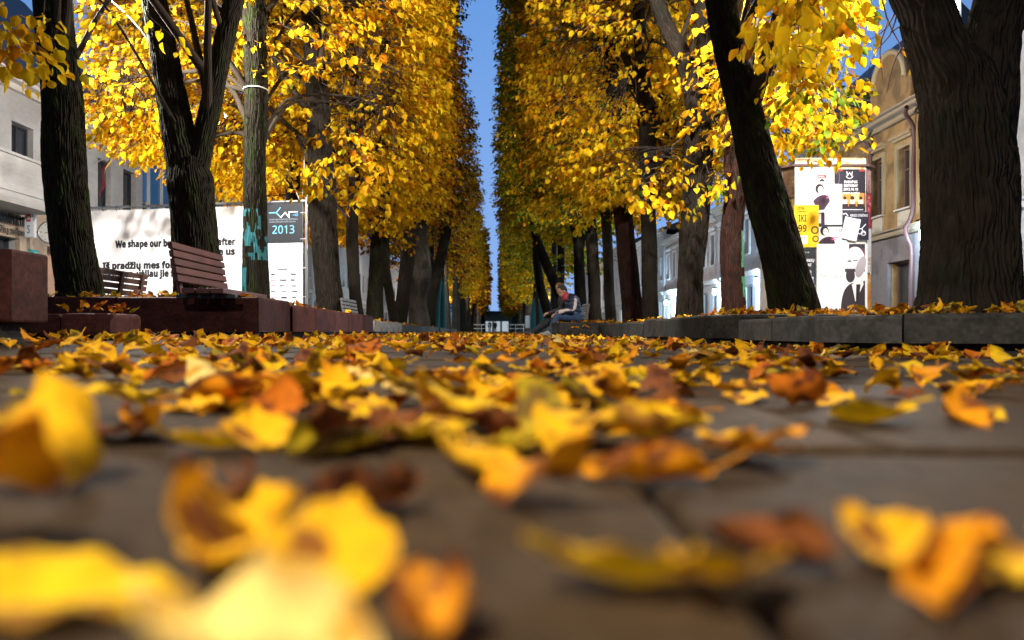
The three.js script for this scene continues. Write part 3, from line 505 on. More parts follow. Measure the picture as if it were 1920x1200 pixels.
tree({ seed: 24, d: 13.2, soil: 0.22, bark: 'brown', label: 'tall grey brown linden with a ragged fork above the seated people\'s side', group: S2, trunk: [[1292, 600, 54], [1294, 520, 46], [1302, 420, 50], [1310, 320, 54], [1308, 240, 52], [1305, 180, 36], [1304, 160, 8]], forks: [[[1308, 260, 38], [1304, 200, 38], [1285, 120, 34], [1250, 50, 30], [1225, -20, 26]], [[1309, 260, 36], [1314, 200, 34], [1322, 120, 30], [1318, 40, 28], [1320, -20, 26]]], crown: { dz: -2.8, x0: 0.9, x1: 5.4, zr: 2.4, yb: 2.8, yt: 13, n: 960, size: 0.12 }, reject: clearRight, tufts: [[1230, 330, 12.2, 10, 120], [1360, 330, 12, 8, 60, 0.11, mixGreen]], singles: 100, limbs: 20 });
tree({ seed: 25, d: 16.8, soil: 0.22, bark: 'brown', label: 'narrow dark linden with a crooked side branch, next to the grey brown one', group: S2, trunk: [[1220, 605, 32], [1218, 540, 28], [1217, 440, 29], [1213, 340, 29], [1214, 240, 32], [1206, 150, 26], [1198, 30, 22]], branches: [[[1216, 245, 24], [1240, 220, 20], [1268, 232, 18], [1284, 260, 12]], [[1216, 235, 22], [1195, 160, 18], [1165, 95, 14], [1140, 60, 10]], [[1228, 310, 12], [1258, 285, 10], [1282, 265, 8]]], crown: { dz: -2.6, x0: 0.95, x1: 5.3, zr: 2.4, yb: 2.8, yt: 13, n: 1000, size: 0.125 }, mixAt: (x, y, z) => (y < 4.5 ? { yellow: 0.45, lemon: 0.35, gold: 0.08, olive: 0.06, green: 0.06 } : mixYellow), tufts: [[1180, 330, 15.4, 10, 110], [1110, 260, 15, 8, 90]], singles: 60, limbs: 20, twigs: 0.6 });
tree({ seed: 26, d: 19, soil: 0.2, bark: 'red', label: 'thick reddish brown linden bole tapering upwards, nearest tree to the seated people', group: S2, trunk: [[1190, 608, 46], [1182, 540, 38], [1172, 440, 36], [1164, 360, 34], [1158, 300, 34], [1150, 180, 28]], crown: { dz: -1.8, x0: 1.0, x1: 5.2, zr: 2.6, yb: 3.0, yt: 13, n: 1200, size: 0.12 }, mix: { yellow: 0.4, lemon: 0.25, gold: 0.1, orange: 0.03, olive: 0.12, green: 0.1 }, singles: 30, limbs: 16 });
tree({ seed: 27, d: 22, soil: 0.2, bark: 'pale', label: 'pale smooth linden trunk behind the reddish bole', group: S2, trunk: [[1146, 606, 22], [1142, 540, 20], [1138, 440, 19], [1132, 360, 18], [1128, 260, 16]], crown: { x0: 0.5, x1: 5.2, zr: 2.8, yb: 3.2, yt: 13, n: 1120, size: 0.125 }, mix: mixLeafy, limbs: 14 });
tree({ seed: 28, d: 26, soil: 0.24, bark: 'brown', label: 'dark linden trunk in a tight group behind the seated people', group: S2, trunk: [[1116, 606, 27], [1114, 540, 23], [1110, 460, 22], [1106, 400, 20], [1102, 280, 18]], crown: { x0: 0.4, x1: 5.2, zr: 2.8, yb: 3.4, yt: 13, n: 1120, size: 0.13 }, mix: mixLeafy, limbs: 12 });
tree({ seed: 29, d: 29, soil: 0.24, bark: 'brown', label: 'furrowed linden trunk directly behind the seated people\'s bench', group: S2, trunk: [[1090, 608, 25], [1087, 540, 21], [1085, 460, 20], [1080, 380, 14]], forks: [[[1084, 480, 16], [1078, 440, 12], [1068, 410, 9]], [[1086, 470, 16], [1094, 440, 12], [1102, 415, 9]]], crown: { x0: 0.35, x1: 5.2, zr: 2.8, yb: 3.8, yt: 13, n: 1120, size: 0.135 }, mix: mixLeafy, limbs: 10 });
tree({ seed: 30, d: 31, soil: 0.2, bark: 'brown', label: 'thin dark linden slanting steeply above the seated people\'s heads', group: S2, trunk: [[1066, 610, 22], [1056, 565, 20], [1040, 530, 20], [1018, 480, 18], [1002, 430, 16], [994, 370, 14]], crown: { x0: 0.3, x1: 5.2, zr: 2.8, yb: 4.0, yt: 13, n: 720, size: 0.14 }, mix: mixBrown });
tree({ seed: 31, d: 35, soil: 0.2, bark: 'brown', label: 'dark bent linden beside the teal wrapped trunks past the seated people', group: S2, trunk: [[1034, 612, 20], [1022, 570, 18], [1012, 530, 17], [1006, 480, 16], [1006, 400, 14]], crown: { x0: 0.3, x1: 5.2, zr: 2.8, yb: 4.2, yt: 13, n: 720, size: 0.15 }, mix: mixBrown });
// ---- the far rows
{
  const R = rng(77);
  for (const side of [-1, 1]) {
    let k = 0;
    for (let d = side < 0 ? 34 : 39; d < 165; d += 4.3 + R() * 0.8 + d * 0.012, k++) {
      const x = side < 0 ? -2.95 + (R() - 0.5) * 0.4 : 3.0 + (R() - 0.5) * 0.4, px = VX + x / d * F, w = (0.36 + R() * 0.16) / d * F, lean = (R() - 0.5) * 0.5 / d * F, h = (y) => VY - (y - CAM_H) / d * F;
      const big = d < 60 ? 0.17 : d < 95 ? 0.25 : 0.36, n = d < 60 ? 620 : d < 95 ? 420 : 300;
      const wrapped = (side < 0 && (k === 1 || k === 2)) || (side > 0 && (k === 2 || k === 3 || k === 5)) || (k > 5 && R() < 0.15);
      tree({ seed: 100 + k * 2 + (side > 0 ? 1 : 0), d, soil: 0.05, bark: R() < 0.3 ? 'pale' : 'brown', group: side < 0 ? 'far lindens on the banner\'s side' : 'far lindens on the poster column\'s side',
        label: wrapped ? (side < 0 ? 'far linden wrapped in teal cloth on the banner\'s side of the avenue' : 'far linden wrapped in teal cloth on the seated people\'s side') : side < 0 ? 'far clipped linden of the receding row on the banner\'s side' : 'far clipped linden of the receding row on the seated people\'s side',
        trunk: [[px, h(0.1), w], [px + lean * 0.3, h(1.5), w * 0.85], [px + lean, h(3.2), w * 0.75], [px + lean, h(6), w * 0.6]],
        wrap: wrapped ? 3.2 : 0,
        crown: { x0: side < 0 ? -5.8 : 0.8 + (R() - 0.5) * 0.8, x1: side < 0 ? -2.0 + (R() - 0.5) * 0.9 : 5.2, zr: 3.0, yb: 2.7 + R() * 0.8, yt: 13 + R() * 0.8, n, k: 10, size: big, hang: 0.5 },
        mix: d < 52 ? (side < 0 ? mixDark : mixLeafy) : [mixBrown, mixGreen, mixYellow, mixDark, mixYellow][Math.floor(R() * 5)] });
    }
  }
}
// ---------------------------------------------------------------- fallen leaves
const leafTexture = (base, spot, edge, seed) => dataTex(96, 96, (u, v) => {
  const x = Math.abs(u - 0.5) * 2, rib = x < 0.025 ? 1 : 0, vein = Math.abs((((v * 6 - x * 2.6) % 1) + 1) % 1 - 0.5) < 0.06 ? 0.5 : 0;
  const n = fbm(u * 7, v * 7, seed, 4), m = fbm(u * 3 + 3, v * 3, seed + 5, 3), sp = clamp((m - 0.56) * 9, 0, 1), ed = clamp((x - 0.72 + (n - 0.5) * 0.7) * 5, 0, 1) * 0.75;
  return [0, 1, 2].map((k) => { let c = base[k] * (0.75 + 0.5 * n); c = lerp(c, base[k] * 1.25 + 0.01, Math.max(rib, vein) * 0.35); c = lerp(c, edge[k], ed); c = lerp(c, spot[k], sp); return toS(c); });
}, true, false);
const floorTints = [];
for (const [base, spot, edge] of [
  [[0.66, 0.34, 0.005], [0.25, 0.09, 0.012], [0.45, 0.17, 0.01]], [[0.66, 0.40, 0.007], [0.3, 0.14, 0.02], [0.5, 0.28, 0.012]], [[0.62, 0.24, 0.004], [0.16, 0.05, 0.012], [0.32, 0.10, 0.01]],
  [[0.45, 0.12, 0.006], [0.12, 0.03, 0.01], [0.25, 0.06, 0.01]], [[0.16, 0.05, 0.012], [0.07, 0.02, 0.01], [0.16, 0.05, 0.015]], [[0.36, 0.25, 0.008], [0.12, 0.07, 0.015], [0.28, 0.16, 0.012]], [[0.72, 0.52, 0.16], [0.45, 0.24, 0.03], [0.62, 0.36, 0.04]]])
  { const seed = 400 + floorTints.length * 11, t = leafTexture(base, spot, edge, seed); floorTints.push(new THREE.MeshPhysicalMaterial({ map: t, roughness: 0.9, transmission: 0.2, thickness: 0, side: THREE.DoubleSide, specularIntensity: 0.2, bumpMap: t, bumpScale: 0.0008 })); }
const floorLeaf = [[0.7, 0.6, 1, 0], [1.5, 0.5, 4, 0.5], [0.3, -0.8, 7, 0], [-0.8, -0.5, 9, 0.2], [2.2, 0.8, 12, -0.7], [0.15, 0.3, 15, 0.15], [-1.5, 0.9, 18, 0.7], [0.9, 1.5, 21, -0.2]].map(([roll, bend, seed, twist]) => leafGeo(20, 10, { roll, bend, seed, twist, wav: 0.035, saw: 0.02, stalk: 0.45, flat: true }));
function tiltQ(yaw, tilt, dir) { const q = new THREE.Quaternion().setFromAxisAngle(V(0, 1, 0), yaw), a = V(Math.cos(dir), 0, Math.sin(dir)); return new THREE.Quaternion().setFromAxisAngle(a, tilt).multiply(q); }
const floorBox = floorLeaf.map((g) => { g.computeBoundingBox(); return g.attributes.position; });
function restY(k, q, s) { const p = floorBox[k], v = V(); let m = 1e9; for (let i = 0; i < p.count; i++) { v.fromBufferAttribute(p, i).applyQuaternion(q); if (v.y < m) m = v.y; } return -m * s; }
function fallen(label, o) {
  const q = tiltQ(o.yaw, o.tilt, o.dir), m = mesh(numbered('fallen_leaf'), floorLeaf[o.k], floorTints[o.c], scene);
  m.quaternion.copy(q); m.scale.setScalar(o.s); m.position.set(o.x, gy(o.x) + restY(o.k, q, o.s) + 0.001, -o.d);
  return tag(m, label, 'leaf', o.group);
}
// the large ones in front of the lens
fallen('pale cream leaf peaked like a tent at the very front', { k: 1, c: 6, s: 0.092, yaw: 3.834, tilt: 0.019, dir: 0.118, d: 0.21, x: -0.061 });
fallen('long yellow leaf rolled lengthwise lying at the front edge beside the cream leaf', { k: 5, c: 1, s: 0.07, yaw: 4.851, tilt: 0.18, dir: 5.073, d: 0.287, x: -0.148 });
fallen('large crumpled golden leaf with dark folds close to the lens', { k: 1, c: 0, s: 0.107, yaw: 0.037, tilt: 0.254, dir: 4.081, d: 0.385, x: -0.127 });
fallen('golden leaf tucked against the large crumpled one with its edge raised', { k: 5, c: 0, s: 0.062, yaw: 0.02, tilt: 0.232, dir: 5.741, d: 0.333, x: -0.068 });
fallen('small golden leaf poking out from under the tucked leaf', { k: 4, c: 2, s: 0.066, yaw: 0.333, tilt: 0.35, dir: 2.624, d: 0.284, x: -0.025 });
fallen('dark maroon curled leaf showing behind the large crumpled golden one', { k: 1, c: 4, s: 0.077, yaw: 2.559, tilt: 0.06, dir: 0.255, d: 0.423, x: -0.079 });
fallen('dark brown curled leaf edge above the large crumpled golden leaf', { k: 1, c: 4, s: 0.084, yaw: 3.242, tilt: 0.123, dir: 4.669, d: 0.427, x: -0.157 });
fallen('tall upright orange leaf curling over at the edge of the slabs', { k: 6, c: 2, s: 0.077, yaw: 4.045, tilt: 0.185, dir: 1.398, d: 0.346, x: -0.213 });
fallen('yellow leaf draped behind the tall upright orange one', { k: 6, c: 0, s: 0.088, yaw: 0.281, tilt: 0.104, dir: 5.129, d: 0.512, x: -0.29 });
fallen('rolled golden leaf at one end of the big clump on the bare slab', { k: 0, c: 0, s: 0.095, yaw: 3.306, tilt: 0.502, dir: 5.064, d: 0.555, x: -0.023 });
fallen('orange leaf standing on edge at the heart of the big clump', { k: 6, c: 2, s: 0.064, yaw: 3.925, tilt: 0.006, dir: 0.955, d: 0.456, x: 0.028 });
fallen('dull yellow leaf leaning on the back of the big clump', { k: 6, c: 5, s: 0.082, yaw: 0.406, tilt: 0.092, dir: 0.461, d: 0.728, x: 0.045 });
fallen('golden leaf lying across the back of the big clump', { k: 2, c: 0, s: 0.079, yaw: 2.721, tilt: 0.128, dir: 4.466, d: 0.669, x: 0.053 });
fallen('dark curled brown leaf poking from the big clump', { k: 6, c: 4, s: 0.062, yaw: 4.599, tilt: 0.283, dir: 5.206, d: 0.754, x: -0.087 });
fallen('orange yellow leaf arched above its own dark shadow beside the big clump', { k: 1, c: 2, s: 0.082, yaw: 1.382, tilt: 0.219, dir: 1.166, d: 0.549, x: 0.094 });
fallen('bright lemon leaf with one raised end behind the arched leaf', { k: 1, c: 1, s: 0.105, yaw: 4.11, tilt: 0.082, dir: 4.744, d: 0.766, x: 0.152 });
fallen('flat wide yellow leaf on the bare slab with a dark gap under it', { k: 0, c: 1, s: 0.062, yaw: 1.771, tilt: 0.23, dir: 3.144, d: 0.309, x: 0.036 });
fallen('golden leaf overlapping the end of the flat wide yellow one', { k: 0, c: 0, s: 0.06, yaw: 2.673, tilt: 0.14, dir: 2.803, d: 0.298, x: 0.082 });
fallen('flat brown leaf half hidden behind the flat wide yellow one', { k: 4, c: 4, s: 0.064, yaw: 0.761, tilt: 0.338, dir: 2.729, d: 0.363, x: 0.115 });
fallen('large golden leaf with a pointed raised tip lying alone near the lens', { k: 0, c: 0, s: 0.066, yaw: 5.577, tilt: 0.357, dir: 4.838, d: 0.373, x: 0.184 });
fallen('broken amber leaf half propped on its stalk next to the pointed one', { k: 4, c: 2, s: 0.067, yaw: 5.644, tilt: 0.055, dir: 3.697, d: 0.319, x: 0.185 });
fallen('small lemon leaf lying just past the pointed golden leaf', { k: 1, c: 1, s: 0.06, yaw: 2.299, tilt: 0.2, dir: 1.521, d: 0.333, x: 0.215 });
fallen('low orange leaf lying flat in front of a bright slab edge', { k: 5, c: 2, s: 0.099, yaw: 2.83, tilt: 0.185, dir: 2.345, d: 0.621, x: 0.201 });
fallen('flat lemon leaf lying alone on grey slabs with its stalk lifted', { k: 0, c: 1, s: 0.111, yaw: 5.329, tilt: 0.008, dir: 5.2, d: 1.091, x: -0.21 });
fallen('yellow leaf with a drooping edge in the loose pile by the long joint', { k: 2, c: 1, s: 0.075, yaw: 5.251, tilt: 0.012, dir: 1.507, d: 0.858, x: -0.396 });
fallen('peach coloured leaf arched over a flat yellow one', { k: 1, c: 2, s: 0.113, yaw: 4.569, tilt: 0.078, dir: 1.944, d: 1.02, x: -0.331 });
fallen('flat yellow leaf under the peach coloured one', { k: 5, c: 0, s: 0.096, yaw: 1.856, tilt: 0.154, dir: 1.936, d: 0.942, x: -0.344 });
fallen('rolled yellow leaf standing nearly upright in the second pile', { k: 6, c: 1, s: 0.076, yaw: 3.01, tilt: 0.472, dir: 3.863, d: 1.713, x: -0.393 });
fallen('frilly yellow leaf standing up before the low red slab', { k: 5, c: 0, s: 0.111, yaw: 2.625, tilt: 0.621, dir: 0.637, d: 3.358, x: -1.8 });
fallen('deep red curled leaf among the yellow ones in the second pile', { k: 2, c: 4, s: 0.112, yaw: 2.629, tilt: 0.047, dir: 2.066, d: 2.7, x: -0.499 });
fallen('crisp orange brown leaf heaped by the grey planter corner', { k: 7, c: 3, s: 0.083, yaw: 1.958, tilt: 0.983, dir: 2.611, d: 1.09, x: 0.412 });
fallen('dark maroon crumpled leaf on the open slabs before the seated people', { k: 6, c: 4, s: 0.06, yaw: 4.822, tilt: 0.247, dir: 2.305, d: 1.022, x: 0.212 });
fallen('lemon leaf in the loose heap by the grey planter corner', { k: 0, c: 1, s: 0.104, yaw: 0.276, tilt: 0.383, dir: 2.995, d: 0.916, x: 0.416 });
fallen('amber leaf raised on its edge at the end of the loose heap', { k: 7, c: 2, s: 0.07, yaw: 6.237, tilt: 0.122, dir: 5.437, d: 0.922, x: 0.528 });
fallen('yellow rolled leaf lying on the slab before the big clump', { k: 0, c: 1, s: 0.063, yaw: 0.34, tilt: 0.338, dir: 1.371, d: 0.877, x: -0.138 });
fallen('golden leaf with a torn edge behind the big clump', { k: 7, c: 0, s: 0.094, yaw: 0.46, tilt: 0.794, dir: 2.093, d: 1.131, x: 0.007 });
// the rest: the 270 that show largest one by one, the others as one carpet
{
  const R = rng(2024), all = [];
  const dens = (x, d) => { const n = fbm(x * 1.3 + 40, d * 1.3 + 10, 9, 3); let k = d < 0.62 ? 0 : d < 0.95 ? 0.10 : d < 1.6 ? 0.34 : d < 3.2 ? 0.5 : 0.8; if (d < 4) k *= n > 0.5 ? 1.6 : n > 0.42 ? 0.7 : 0.15; else k *= n > 0.45 ? 1.1 : 0.6; if (x > 1.6 * d * 0.4 + 0.1 && d < 2.5) k *= 1.5; return k; };
  const N = 7200;
  for (let i = 0; i < N; i++) {
    const d = 0.6 + Math.pow(R(), 1.9) * 44, w = Math.min(3.6, 0.72 * d + 0.3), x = (R() * 2 - 1) * w; const keep = R();
    if (keep > dens(x, d) * (d < 3 ? 0.75 : 0.8)) continue;
    if ((x < -1.9 && d > 6.8) || (x > 1.8 && d > 4.6) || (x < -2.1 && d > 3.8 && d < 4.7)) continue;
    const roll = R(), c = roll < 0.34 ? 0 : roll < 0.46 ? 1 : roll < 0.7 ? 2 : roll < 0.81 ? 3 : roll < 0.92 ? 4 : roll < 0.98 ? 5 : 6;
    all.push({ x, d, c, k: [0, 2, 5, 5, 0, 2, 3, 1, 7, 4, 6, 5, 0][Math.floor(R() * 13)], s: d < 2 ? 0.058 + R() * 0.03 : 0.068 + R() * 0.04, yaw: R() * 6.283, tilt: R() * R() * 0.3, dir: R() * 6.283, up: 0, y: gy(x) });
  }
  for (const [x0, x1, d0, d1, y] of soils) { const n = Math.min(420, Math.ceil((x1 - x0) * (d1 - d0) * 42)); for (let i = 0; i < n; i++) { const c = [0, 0, 1, 2, 2, 3, 4, 5][Math.floor(R() * 8)]; all.push({ x: lerp(x0, x1, R()), d: lerp(d0, d1, i < n * 0.5 ? R() * R() * 0.35 : R()), c, k: Math.floor(R() * 8), s: 0.075 + R() * 0.04, yaw: R() * 6.283, tilt: R() * 0.5, dir: R() * 6.283, y: y + R() * 0.03, on: 1 }); } }
  all.sort((a, b) => b.s / b.d - a.s / a.d);
  const words = ['golden', 'lemon yellow', 'amber', 'orange', 'dark brown', 'olive yellow', 'pale cream'], shapes = ['gently cupped', 'rolled and twisted', 'arched', 'domed', 'tightly curled', 'flat wavy', 'crumpled', 'strongly bent'];
  const carpet = new THREE.Group(); carpet.name = 'fallen_leaves'; carpet.userData = { kind: 'stuff', label: 'carpet of yellow and brown fallen leaves on paving and planters', category: 'fallen leaves' }; scene.add(carpet);
  const lots = new Map(); let one = 0;
  for (const l of all) {
    const q = tiltQ(l.yaw, l.tilt, l.dir), y = l.y + restY(l.k, q, l.s) + 0.001;
    const px = VX + l.x / l.d * F, inView = px > -20 && px < 1940;
    if (one < 268 && inView && !l.on) {
      one++;
      const m = mesh(numbered('fallen_leaf'), floorLeaf[l.k], floorTints[l.c], scene); m.quaternion.copy(q); m.scale.setScalar(l.s); m.position.set(l.x, y, -l.d);
      tag(m, `${shapes[l.k]} ${words[l.c]} linden leaf lying loose on the promenade slabs`, 'leaf', `${shapes[l.k]} ${words[l.c]} leaves strewn on the promenade`);
    } else { const key = (l.k % 4) * 7 + l.c; if (!lots.has(key)) lots.set(key, []); lots.get(key).push(new THREE.Matrix4().compose(V(l.x, y, -l.d), q, V(l.s, l.s, l.s))); }
  }
  const lowLeaf = [[1.3, 0.9, 3, 0.5], [-1.2, 1.4, 6, 0.9], [0.4, -1.0, 9, 0], [2.2, 0.6, 13, -0.6]].map(([roll, bend, seed, twist]) => leafGeo(6, 6, { roll, bend, seed, twist, wav: 0.07, flat: true }));
  for (const [key, list] of lots) { const im = new THREE.InstancedMesh(lowLeaf[Math.floor(key / 7)], floorTints[key % 7], list.length); list.forEach((m, i) => im.setMatrixAt(i, m)); im.name = 'leaf_carpet'; im.userData.kind = 'stuff'; shade(im); carpet.add(im); }
  console.log('fallen leaves', all.length, one);
}
// ---------------------------------------------------------------- street lamps
const glowMat = (r, g, b, k) => new THREE.MeshStandardMaterial({ color: lin(0.9, 0.9, 0.9), emissive: lin(r, g, b), emissiveIntensity: k, roughness: 0.4 });
const LAMP = 430;
function streetLamp(x, y, d, power, label, arm = 0, tone = [1, 0.96, 0.91]) {
  const o = thing('street_lamp', label, 'street lamp', [x, -0.06, -d], 0, 'street lamps of the avenue');
  const h = y + 0.06;
  mesh('base', new THREE.CylinderGeometry(0.11, 0.15, 0.7, 14).translate(arm, 0.35, 0), darkSteel, o);
  if (arm) mesh('arm', box(arm + 0.1, 0.07, 0.07, arm / 2, h + 0.36, 0), darkSteel, o);
  mesh('pole', new THREE.CylinderGeometry(0.04, 0.062, h - 0.5, 14).translate(arm, (arm ? 0.84 : 0.6) + (h - 0.5) / 2 - 0.3, 0), darkSteel, o);
  mesh('collar', new THREE.TorusGeometry(0.07, 0.02, 8, 16).rotateX(Math.PI / 2).translate(arm, h - 0.2, 0), darkSteel, o);
  mesh('lamp_hood', new THREE.LatheGeometry([[0, 0.42], [0.1, 0.4], [0.24, 0.31], [0.27, 0.26], [0.25, 0.26], [0.1, 0.36], [0, 0.37]].map((p) => new THREE.Vector2(...p)), 20).translate(0, h - 0.1, 0), darkSteel, o);
  const gl = mesh('lamp_globe', new THREE.SphereGeometry(0.17, 20, 14).scale(1, 1.1, 1).translate(0, h, 0), glowMat(tone[0], tone[1], tone[2], 14), o);
  const L = new THREE.PointLight(lin(...tone), power, 0, 2); L.position.set(0, h, 0); L.castShadow = true; L.shadow.radius = 6; o.add(L);
  return o;
}
const lampLabels = ['street lamp glowing through the leaves between the forked trunk and the slim trunk', 'street lamp glowing in the leaves above the banner\'s logo panel', 'far street lamp standing beyond the burled trunks', 'distant street lamp near the end of the banner\'s side', 'street lamp standing before the printed banner among the crowns', 'slim dark street lamp behind the narrow linden with the crooked branch', 'added street lamp with a long arm over the leaning trunk, lighting the crowns', 'far street lamp behind the seated people\'s side', 'distant street lamp on the seated people\'s side', 'distant street lamp behind the last trunks on the seated people\'s side', 'distant street lamp behind the wrapped trunks on the banner\'s side', 'added unseen street lamp behind the massive trunk, lighting the posters'];  // the long-armed lamp lights the crowns, the hidden one the posters; both added
streetLamps.forEach(([x, y, d], i) => streetLamp(x, y, d, [110, 110, 70, 110, 225, 210, 155, 70, 110, 200, 200, 130][i], lampLabels[i], i === 6 ? 2.9 : 0));
{ // unseen lantern behind the camera, shade added to keep its light on the paving
  const o = thing('unseen_lantern', 'unseen street lantern behind the photographer, shade added to light only the near leaves', 'street lamp', [-1.9, 0, 1.9]);
  mesh('pole', new THREE.CylinderGeometry(0.045, 0.06, 4.6, 14).translate(-0.5, 2.3, 0), darkSteel, o);
  mesh('arm', box(0.56, 0.05, 0.05, -0.24, 4.58, 0), darkSteel, o);
  mesh('lamp_shade', new THREE.LatheGeometry([[0.04, 4.6], [0.12, 4.56], [0.3, 4.36], [0.29, 4.36], [0.11, 4.54], [0.04, 4.57]].map((p) => new THREE.Vector2(...p)), 24), darkSteel, o);
  mesh('lamp_bulb', new THREE.SphereGeometry(0.09, 16, 12).translate(0, 4.42, 0), glowMat(1, 0.88, 0.68, 14), o);
  const L = new THREE.SpotLight(lin(1, 0.88, 0.68), 230, 0, 0.85, 0.7, 2); L.position.set(0, 4.3, 0); L.target.position.set(1.9, 0, -2.9); L.castShadow = true; L.shadow.radius = 5; o.add(L, L.target);
}

// ---------------------------------------------------------------- houses
const font = await new FontLoader().loadAsync('fonts/droid/droid_sans_bold.typeface.json');
const fontThin = await new FontLoader().loadAsync('fonts/droid/droid_sans_regular.typeface.json');
const plaster = (r, g, b, seed, stain = 0.35) => { const t = dataTex(256, 256, (u, v) => { const n = fbm(u * 5, v * 5, seed, 5, 5, 5), m = fbm(u * 40, v * 40, seed + 1, 2, 40, 40), s = clamp((n - 0.55) * 5, 0, 1) * stain; return [r, g, b].map((c) => toS(c * (0.86 + 0.2 * m) * (1 - s * 0.5))); }, true); t.repeat.set(0.35, 0.35); const b2 = fineBump.clone(); b2.repeat.set(0.8, 0.8); return new THREE.MeshStandardMaterial({ map: t, bumpMap: b2, bumpScale: 0.006, roughness: 0.85 }); };
const glassMat = new THREE.MeshPhysicalMaterial({ color: lin(0.018, 0.024, 0.032), roughness: 0.06, metalness: 0, specularIntensity: 1, clearcoat: 0.5 });
const blueGlass = new THREE.MeshPhysicalMaterial({ color: lin(0.05, 0.2, 0.46), roughness: 0.08, specularIntensity: 1 });
const litGlass = new THREE.MeshStandardMaterial({ color: lin(0.3, 0.3, 0.3), emissive: lin(0.85, 0.95, 1.0), emissiveIntensity: 0.55, roughness: 0.4 });
const frameDark = std(0.02, 0.022, 0.028, 0.5), frameWhite = std(0.6, 0.6, 0.58, 0.6), frameBrown = std(0.10, 0.06, 0.045, 0.6);
const roofDark = std(0.035, 0.045, 0.06, 0.6), stoneTrim = plaster(0.5, 0.48, 0.45, 503);
// a street front: s runs along the avenue, y up, z into the house; openings [d0, d1, y0, y1, kind]
function house(o) {
  const { side, X, d0, d1, h, y0 = -0.06, wall, openings = [], roof = roofDark, deep = 8, eave = 0.35, roofH = 2.2, frame = frameDark } = o;
  const g = thing(o.name ?? 'street_house', o.label, 'building', [side * X, y0, 0], side > 0 ? Math.PI / 2 : -Math.PI / 2, o.group);
  const S = (d) => (side > 0 ? d : -d), a = Math.min(S(d0), S(d1)), b = Math.max(S(d0), S(d1)), H = h - y0;
  const sh = new THREE.Shape(); sh.moveTo(a, 0); sh.lineTo(b, 0); sh.lineTo(b, H); sh.lineTo(a, H); sh.closePath();
  const ops = openings.map(([p, q, u, v, kind]) => [Math.min(S(p), S(q)), Math.max(S(p), S(q)), u - y0, v - y0, kind]);
  for (const [p, q, u, v] of ops) { const k = new THREE.Path(); k.moveTo(p, u); k.lineTo(p, v); k.lineTo(q, v); k.lineTo(q, u); k.closePath(); sh.holes.push(k); }
  mesh('wall', new THREE.ExtrudeGeometry(sh, { depth: 0.35, bevelEnabled: false }), wall, g);
  mesh('house_body', box(b - a - 0.02, H - 0.03, deep, (a + b) / 2, (H - 0.03) / 2, 0.352 + deep / 2), wall, g);
  for (const [p, q, u, v, kind] of ops) {
    const w = q - p, hh = v - u, t = 0.06, z = 0.2;
    if (kind === 'door' || kind === 'shop' || kind === 'lit') {
      const f = mesh(kind === 'door' ? 'door' : 'shop_window', mergeGeometries([box(w, t, 0.07, (p + q) / 2, v - t / 2, z), box(t, hh - t, 0.07, p + t / 2, u + (hh - t) / 2, z), box(t, hh - t, 0.07, q - t / 2, u + (hh - t) / 2, z)]), frame, g);
      mesh('pane', box(w - 2 * t, hh - t, 0.02, (p + q) / 2, u + (hh - t) / 2, z + 0.03), kind === 'lit' ? litGlass : glassMat, f);
      continue;
    }
    if (kind === 'void') continue;
    const m = w > 0.75 ? [box(0.05, hh - 2 * t, 0.05, (p + q) / 2, (u + v) / 2, z)] : [];
    const cross = kind === 'tall' ? [box(w - 2 * t, 0.05, 0.045, (p + q) / 2, u + hh * 0.66, z)] : [];
    const f = mesh('window', mergeGeometries([box(w, t, 0.07, (p + q) / 2, v - t / 2, z), box(w, t, 0.07, (p + q) / 2, u + t / 2, z), box(t, hh - 2 * t, 0.07, p + t / 2, (u + v) / 2, z), box(t, hh - 2 * t, 0.07, q - t / 2, (u + v) / 2, z), ...m, ...cross]), frame, g);
    mesh('pane', box(w - 2 * t, hh - 2 * t, 0.02, (p + q) / 2, (u + v) / 2, z + 0.035), kind === 'litwin' ? litGlass : glassMat, f);
    mesh('sill', box(w + 0.16, 0.05, 0.34, (p + q) / 2, u - 0.028, 0.05), o.sill ?? stoneTrim, f);
    if (o.surround) mesh('surround', mergeGeometries([box(0.14, hh + 0.14, 0.06, p - 0.075, u + (hh + 0.14) / 2, -0.032), box(0.14, hh + 0.14, 0.06, q + 0.075, u + (hh + 0.14) / 2, -0.032), box(w + 0.0, 0.14, 0.055, (p + q) / 2, v + 0.072, -0.03), box(w + 0.5, 0.09, 0.2, (p + q) / 2, v + 0.35, -0.1), box(w + 0.36, 0.07, 0.12, (p + q) / 2, v + 0.268, -0.06)]), o.surround, f);
  }
  // cornice, string course, roof
  const L = b - a;
  mesh('cornice', mergeGeometries([box(L, 0.16, 0.3, (a + b) / 2, H + 0.082, 0.02), box(L + 0.01, 0.12, 0.56, (a + b) / 2, H + 0.222, -0.08), box(L + 0.02, 0.06, 0.7, (a + b) / 2, H + 0.312, -0.13)]), o.trim ?? stoneTrim, g);
  for (const y of o.bands ?? []) mesh('string_course', mergeGeometries([box(L - 0.01, 0.16, 0.16, (a + b) / 2, y - y0, -0.082), box(L - 0.02, 0.06, 0.24, (a + b) / 2, y - y0 + 0.112, -0.122)]), o.trim ?? stoneTrim, g);
  const rs = new THREE.Shape(); rs.moveTo(-0.45, 0); rs.lineTo(deep + 0.5, 0); rs.lineTo(deep / 2 + 0.3, roofH); rs.closePath();
  const rg = new THREE.ExtrudeGeometry(rs, { depth: L, bevelEnabled: false }); rg.rotateY(-Math.PI / 2); rg.translate(b, H + 0.345, 0); mesh('roof', rg, roof, g);
  g.userData.S = undefined; delete g.userData.S;
  return { g, S, y0 };
}
